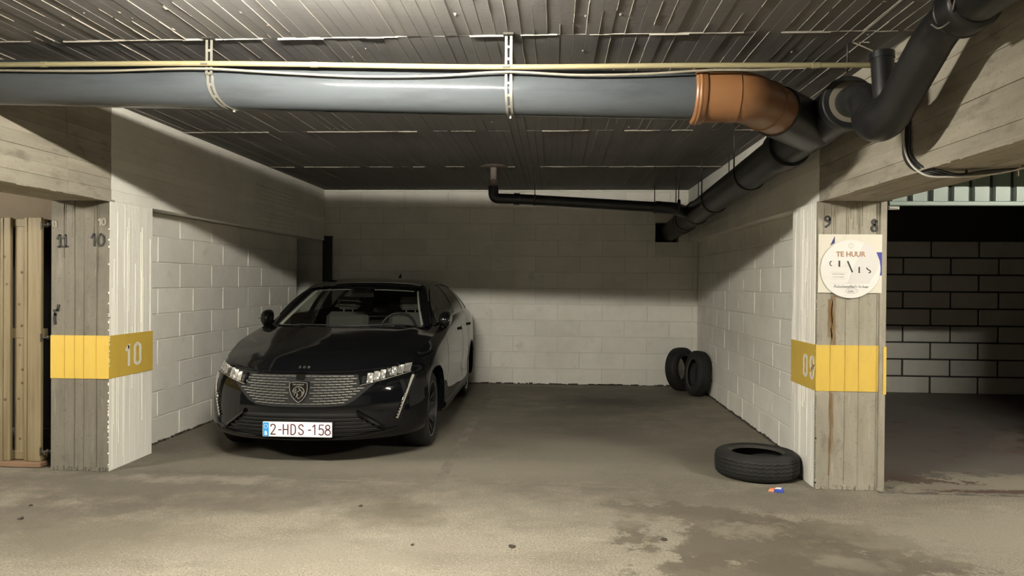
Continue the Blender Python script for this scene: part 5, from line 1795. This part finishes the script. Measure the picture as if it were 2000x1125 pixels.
# wheels
def wheel(s, yc):
    t = bpy.data.objects.new('wheel', None); COL.objects.link(t); t.parent = CAR
    t.location = (s * .762, yc, WR_); t.empty_display_size = .1
    kw = dict(parent=t, local=True)
    h = .110
    R0, rb = WR_, .236
    prof = [(rb, -h * .85), (rb + .02, -h), (R0 - .035, -h * 1.0), (R0 - .012, -h * .88), (R0, -h * .65), (R0, h * .65), (R0 - .012, h * .88), (R0 - .035, h * 1.0), (rb + .02, h), (rb, h * .85)]
    obj('tyre', MB().lathe(prof, (0, 0, 0), (s, 0, 0), 56), M['cartyre'], smooth=True, autosmooth=50, **kw)
    obj('rim', MB().lathe([(.0, -.02), (.19, -.03), (.215, -.02), (.222, h * .7), (.236, h * .95), (.240, h * .92), (.238, h * .8)], (0, 0, 0), (s, 0, 0), 56), M['rim'], smooth=True, autosmooth=40, **kw)
    for k in range(5):
        sp = MB()
        for w_ in (-.17, .17):
            a0, a1 = 2 * math.pi * k / 5 + w_ * .55 + .3, 2 * math.pi * k / 5 + w_ * 1.35 + .3
            rows = []
            for q_ in lin(0, 1, 5):
                r = .045 + (.226 - .045) * q_
                a = a0 + (a1 - a0) * q_
                c = Vector((0, math.cos(a) * r, math.sin(a) * r))
                tn = Vector((0, -math.sin(a), math.cos(a))) * (.018 - .006 * q_)
                o0 = s * (h * (.62 + .22 * q_ - .1 * math.sin(q_ * 3.1)))
                rows.append([c - tn + Vector((o0 - s * .03, 0, 0)), c - tn + Vector((o0, 0, 0)), c + tn + Vector((o0, 0, 0)), c + tn + Vector((o0 - s * .03, 0, 0))])
            sp.grid(rows, closed_v=True, flip=s > 0)
        so = obj('spoke', sp, M['rim'], **kw)
        fc = MB()
        for w_ in (-.17, .17):
            a0, a1 = 2 * math.pi * k / 5 + w_ * .55 + .3, 2 * math.pi * k / 5 + w_ * 1.35 + .3
            rows = []
            for q_ in lin(.12, 1, 5):
                r = .045 + (.226 - .045) * q_
                a = a0 + (a1 - a0) * q_
                c = Vector((0, math.cos(a) * r, math.sin(a) * r))
                tn = Vector((0, -math.sin(a), math.cos(a))) * (.010 - .004 * q_) * (1 if w_ > 0 else -1)
                o0 = s * (h * (.62 + .22 * q_ - .1 * math.sin(q_ * 3.1)) + .0012)
                rows.append([c + tn * .3 + Vector((o0, 0, 0)), c + tn * 1.5 + Vector((o0, 0, 0))])
            fc.grid(rows)
        tag(obj('spoke_face', fc, M['rimcut'], **kw), kind='stuff')
    obj('rim_edge', MB().lathe([(.228, h * .93), (.234, h * .985), (.238, h * .93)], (0, 0, 0), (s, 0, 0), 56), M['rimcut'], smooth=True, **kw)
    obj('hub_cap', MB().lathe([(.052, h * .45), (.052, h * .66), (.030, h * .74), (0, h * .75)], (0, 0, 0), (s, 0, 0), 24), M['rim'], smooth=True, autosmooth=40, **kw)
    obj('brake_disc', MB().lathe([(.06, -.01), (.165, -.01), (.165, .012), (.06, .012)], (0, 0, 0), (s, 0, 0), 40), M['galv'], smooth=True, autosmooth=40, **kw)
    return t


for s in (1, -1):
    for yc in (AX0, AX1): wheel(s, yc)

# cabin
def pad(name, x0, x1, y0, y1, z0, z1, r, mat_, lean=0.0, parent=CAR):
    mb = MB().cbox(x0, x1, y0, y1, z0, z1, r)
    mb.v = [(x, y + lean * (z - z0), z) for x, y, z in mb.v]
    return obj(name, mb, mat_, parent=parent, local=True, smooth=True, autosmooth=30)


pad('dashboard', -.72, .72, 1.36, 1.80, .62, .95, .05, M['plastic'])
pad('cabin_floor', -.72, .72, 1.6, 4.3, .30, .505, .02, M['plastic'])
for x in (-.35, .35):
    st = pad('front_seat', x - .235, x + .235, 2.42, 2.56, .50, 1.065, .05, M['seat'], .22)
    pad('headrest', x - .125, x + .125, 2.58, 2.67, 1.09, 1.235, .035, M['seat'], .15, parent=st)
    pad('seat_cushion', x - .235, x + .235, 1.98, 2.50, .50, .66, .05, M['seat'], 0, parent=st)
    for dx in (-.05, .05):
        obj('headrest_post', MB().tube([(x + dx, 2.60, 1.03), (x + dx, 2.625, 1.11)], .007, 8), M['galv'], parent=st, local=True)
rs = pad('rear_seat', -.60, .60, 3.28, 3.42, .50, 1.02, .05, M['seat'], .25)
for x in (-.38, 0, .38):
    pad('headrest', x - .11, x + .11, 3.44, 3.51, 1.03, 1.14, .03, M['seat'], .1, parent=rs)
sw = [Vector((.35 + math.cos(a) * .175, 1.93 + math.sin(a) * .06, .93 + math.sin(a) * .15)) for a in np.linspace(0, 2 * math.pi, 29)]
obj('steering_wheel', MB().tube(sw, .015, 8, caps=False), M['plastic'], parent=CAR, local=True, smooth=True)
im = pad('interior_mirror', -.11, .11, 1.86, 1.885, 1.235, 1.30, .012, M['gloss'])
obj('mirror_stem', MB().tube([(0, 1.88, 1.295), (0, 1.90, 1.34)], .010, 8), M['gloss'], parent=im, local=True)
